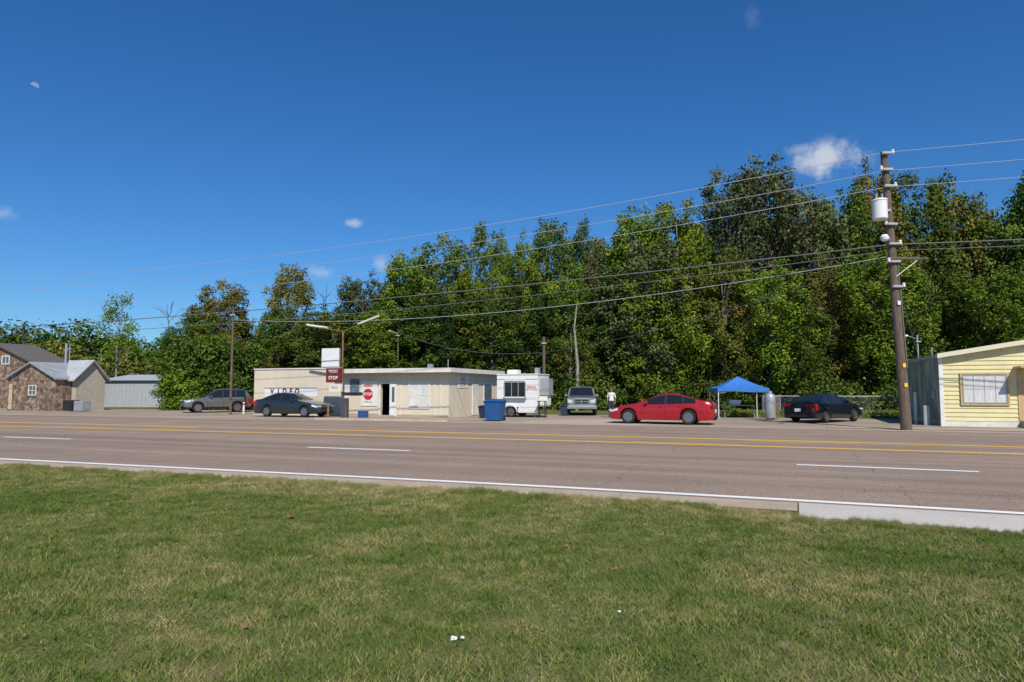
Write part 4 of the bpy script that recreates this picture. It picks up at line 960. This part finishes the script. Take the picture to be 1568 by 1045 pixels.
# ---------------- person ----------------
def person(px,d):
    x=xat(px,d)
    V=[];E=[];R=[]
    def add(p,r,par=None):
        V.append(p); R.append(r); i=len(V)-1
        if par is not None: E.append((par,i))
        return i
    pel=add((0,0,.95),(.15,.11)); wa=add((0,0,1.10),(.14,.10),pel); ch=add((0,.0,1.30),(.17,.115),wa); nb=add((0,.01,1.45),(.09,.08),ch); nk=add((0,0,1.53),(.055,.055),nb); hd=add((0,-.01,1.60),(.07,.08),nk); h2=add((0,-.01,1.68),(.078,.095),hd); h3=add((0,0,1.745),(.055,.07),h2)
    for s in (-1,1):
        hp=add((s*.09,0,.88),(.09,.095),pel); kn=add((s*.11,-.01,.50),(.062,.065),hp); an=add((s*.12,.02,.09),(.042,.048),kn); to=add((s*.14,-.14,.045),(.045,.035),an)
        sh=add((s*.18,0,1.41),(.065,.065),ch); el=add((s*.25,.03 if s>0 else .02,1.12),(.042,.042),sh)
        wr=add((s*.25,-.10 if s>0 else -.03,.88),(.028,.030),el); ha=add((s*.25,-.13 if s>0 else -.05,.80),(.020,.038),wr)
        for k,(dy,L) in enumerate(((-.028,.075),(-.010,.088),(.010,.082),(.027,.064))):
            f1=add((s*.25,V[ha][1]+dy,.80-L*.55),(.009,.009),ha); add((s*.24,V[ha][1]+dy-.008,.80-L),(.008,.008),f1)
        t1=add((s*.235,V[wr][1]-.045,.83),(.011,.011),wr); add((s*.23,V[wr][1]-.065,.79),(.009,.009),t1)
    me=bpy.data.meshes.new('figure'); me.from_pydata(V,E,[]); o=bpy.data.objects.new('tmp',me); link(o)
    sk=o.modifiers.new('s','SKIN'); o.modifiers.new('b','SUBSURF').levels=2
    for i,v in enumerate(me.skin_vertices[0].data): v.radius=R[i]; v.use_root=(i==0)
    dg=bpy.context.evaluated_depsgraph_get(); ev=o.evaluated_get(dg); m2=bpy.data.meshes.new_from_object(ev); bpy.data.objects.remove(o)
    skin=mat('skin',(0.22,0.12,0.08),.6); shirt=mat('white_shirt',(0.72,0.72,0.70),.9,var=.06); pants=mat('dark_trousers',(0.035,0.04,0.06),.9); shoe=mat('shoe',(0.03,0.025,0.02),.7); hair=mat('hair',(0.02,0.015,0.01),.8)
    m2.materials.clear()
    for m_ in (skin,shirt,pants,shoe,hair): m2.materials.append(m_)
    for pl in m2.polygons:
        c=pl.center; pl.use_smooth=True
        if c.z<.10: k=3
        elif c.z<.98 and abs(c.x)<.205: k=2
        elif c.z<1.47 and (abs(c.x)<.19 or c.z>1.16): k=1
        elif c.z>1.715 or (c.z>1.62 and c.y>.03): k=4
        else: k=0
        pl.material_index=k
    e=bpy.data.objects.new('person',m2); e.location=(x,d,0.012); e.rotation_euler=(0,0,rad(-25)); link(e)
    for s in (-1,1):
        for nm,p_,r_,mm in (('eye',(s*.03,-.094,1.665),.010,M['dark']),('ear',(s*.078,0,1.655),.022,skin)):
            bm=bmesh.new(); bmesh.ops.create_uvsphere(bm,u_segments=10,v_segments=8,radius=r_); q=bpy.data.meshes.new(nm); bm.to_mesh(q); bm.free(); q.materials.append(mm); oo=bpy.data.objects.new(nm,q); oo.location=p_; link(oo,e)
    meshobj('nose',[(-.012,-.09,1.635),(.012,-.09,1.635),(0,-.122,1.637),(0,-.092,1.675)],[(0,2,1),(0,3,2),(1,2,3),(0,1,3)],skin,e); box('mouth',-.022,.022,-.098,-.088,1.602,1.609,M['maroon'],e)
person(936,40.5)
def crate(px,py,s_,m,nm):
    p=ground(px,py); e=empty(nm,p,-A21); box('body',-s_/2,s_/2,-s_/2,s_/2,0,s_*.8,m,e,.02); box('lid',-s_/2-.02,s_/2+.02,-s_/2-.02,s_/2+.02,s_*.8+.002,s_*.88,m,e,.01)
crate(1210,640,.5,M['grey'],'storage_box'); crate(556,640,.45,M['binblue'],'storage_box')

# ---------------- sky, sun, camera ----------------
SA=rad(12); EL=rad(46)
w=bpy.data.worlds.new('World'); scene.world=w; w.use_nodes=True; nt=w.node_tree; bg=nt.nodes['Background']
sky=nt.nodes.new('ShaderNodeTexSky'); sky.sky_type='NISHITA'; sky.sun_disc=False; sky.sun_elevation=EL; sky.sun_rotation=pi-SA; sky.altitude=100; sky.air_density=1.0; sky.dust_density=0.4; sky.ozone_density=3.0
cm=mixc(nt,1.0,sky.outputs[0],(0.60,0.88,1.20),'MULTIPLY')
hs=nt.nodes.new('ShaderNodeHueSaturation'); hs.inputs['Saturation'].default_value=1.10; hs.inputs['Value'].default_value=0.93; nt.links.new(cm,hs.inputs['Color'])
tc=nt.nodes.new('ShaderNodeTexCoord'); sx=nt.nodes.new('ShaderNodeSeparateXYZ'); nt.links.new(tc.outputs['Generated'],sx.inputs[0])
def mth(op,a,b=None,c=None):
    n=nt.nodes.new('ShaderNodeMath'); n.operation=op
    for i,q in enumerate((a,b,c)):
        if q is None: continue
        if isinstance(q,(int,float)): n.inputs[i].default_value=q
        else: nt.links.new(q,n.inputs[i])
    return n.outputs[0]
az=mth('ARCTAN2',sx.outputs[0],sx.outputs[1]); el=mth('ARCSINE',sx.outputs[2])
nz=nt.nodes.new('ShaderNodeTexNoise'); nz.inputs['Scale'].default_value=26; nz.inputs['Detail'].default_value=7; nz.inputs['Roughness'].default_value=.62; nt.links.new(tc.outputs['Generated'],nz.inputs['Vector'])
tot=None
def azel(px,py):
    u=(px-CX)/F; v=(CY-py)/F; d=Vector((u,cp-v*sp,sp+v*cp)).normalized(); return atan2(d.x,d.y),math.asin(d.z)
for (px,py,wx,wy_,st_) in ((1268,243,50,20,.8),(1228,230,24,8,.35),(541,342,16,6,.5),(8,326,24,8,.3),(493,418,22,9,.35),(585,404,22,12,.4),(1152,28,12,15,.08)):
    a0,e0=azel(px,py); k=cos(a0)**1.3
    dx=mth('DIVIDE',mth('SUBTRACT',az,a0),wx*1.5/F*k); dy=mth('DIVIDE',mth('SUBTRACT',el,e0),wy_*1.5/F)
    r2=mth('ADD',mth('MULTIPLY',dx,dx),mth('MULTIPLY',dy,dy)); g_=mth('SUBTRACT',1.0,mth('SQRT',r2))
    val=mth('MULTIPLY_ADD',mth('SUBTRACT',nz.outputs['Fac'],.5),3.0,g_)
    n=nt.nodes.new('ShaderNodeMapRange'); n.interpolation_type='SMOOTHSTEP'; nt.links.new(val,n.inputs[0]); n.inputs[1].default_value=.05; n.inputs[2].default_value=1.1; n.inputs[4].default_value=st_
    inside=nt.nodes.new('ShaderNodeMapRange'); nt.links.new(g_,inside.inputs[0]); inside.inputs[1].default_value=-.15; inside.inputs[2].default_value=.35
    val=mth('MULTIPLY',n.outputs[0],inside.outputs[0]); tot=val if tot is None else mth('MAXIMUM',tot,val)
a0,e0=azel(53,132); dx=mth('SUBTRACT',az,a0); dy=mth('SUBTRACT',el,e0); rr2=mth('SQRT',mth('ADD',mth('MULTIPLY',dx,dx),mth('MULTIPLY',dy,dy)))
disc=mth('LESS_THAN',rr2,.0045); lit=mth('GREATER_THAN',mth('ADD',mth('MULTIPLY',dx,.3),dy),-.0004); tot=mth('MAXIMUM',tot,mth('MULTIPLY',mth('MULTIPLY',disc,lit),.3))
mx=nt.nodes.new('ShaderNodeMix'); mx.data_type='RGBA'; nt.links.new(tot,mx.inputs['Factor']); nt.links.new(hs.outputs[0],mx.inputs[6]); mx.inputs[7].default_value=(6.6,6.9,7.6,1)
nt.links.new(mx.outputs[2],bg.inputs['Color']); bg.inputs['Strength'].default_value=0.10
sl=bpy.data.lights.new('sun','SUN'); sl.energy=4.8; sl.angle=rad(.53); sl.color=(1,.94,.84); so=bpy.data.objects.new('sun',sl)
d=Vector((-sin(SA)*cos(EL),cos(SA)*cos(EL),-sin(EL))); so.rotation_euler=d.to_track_quat('-Z','Y').to_euler(); so.location=(0,-10,40); link(so)
cam=bpy.data.cameras.new('camera'); cam.lens=24; cam.sensor_width=36; cam.clip_end=5000; cam.clip_start=.1; co=bpy.data.objects.new('camera',cam); co.location=(0,0,CH); co.rotation_euler=(pi/2+PIT,0,0); link(co); scene.camera=co
scene.view_settings.view_transform='Standard'; scene.view_settings.look='None'; scene.view_settings.exposure=0
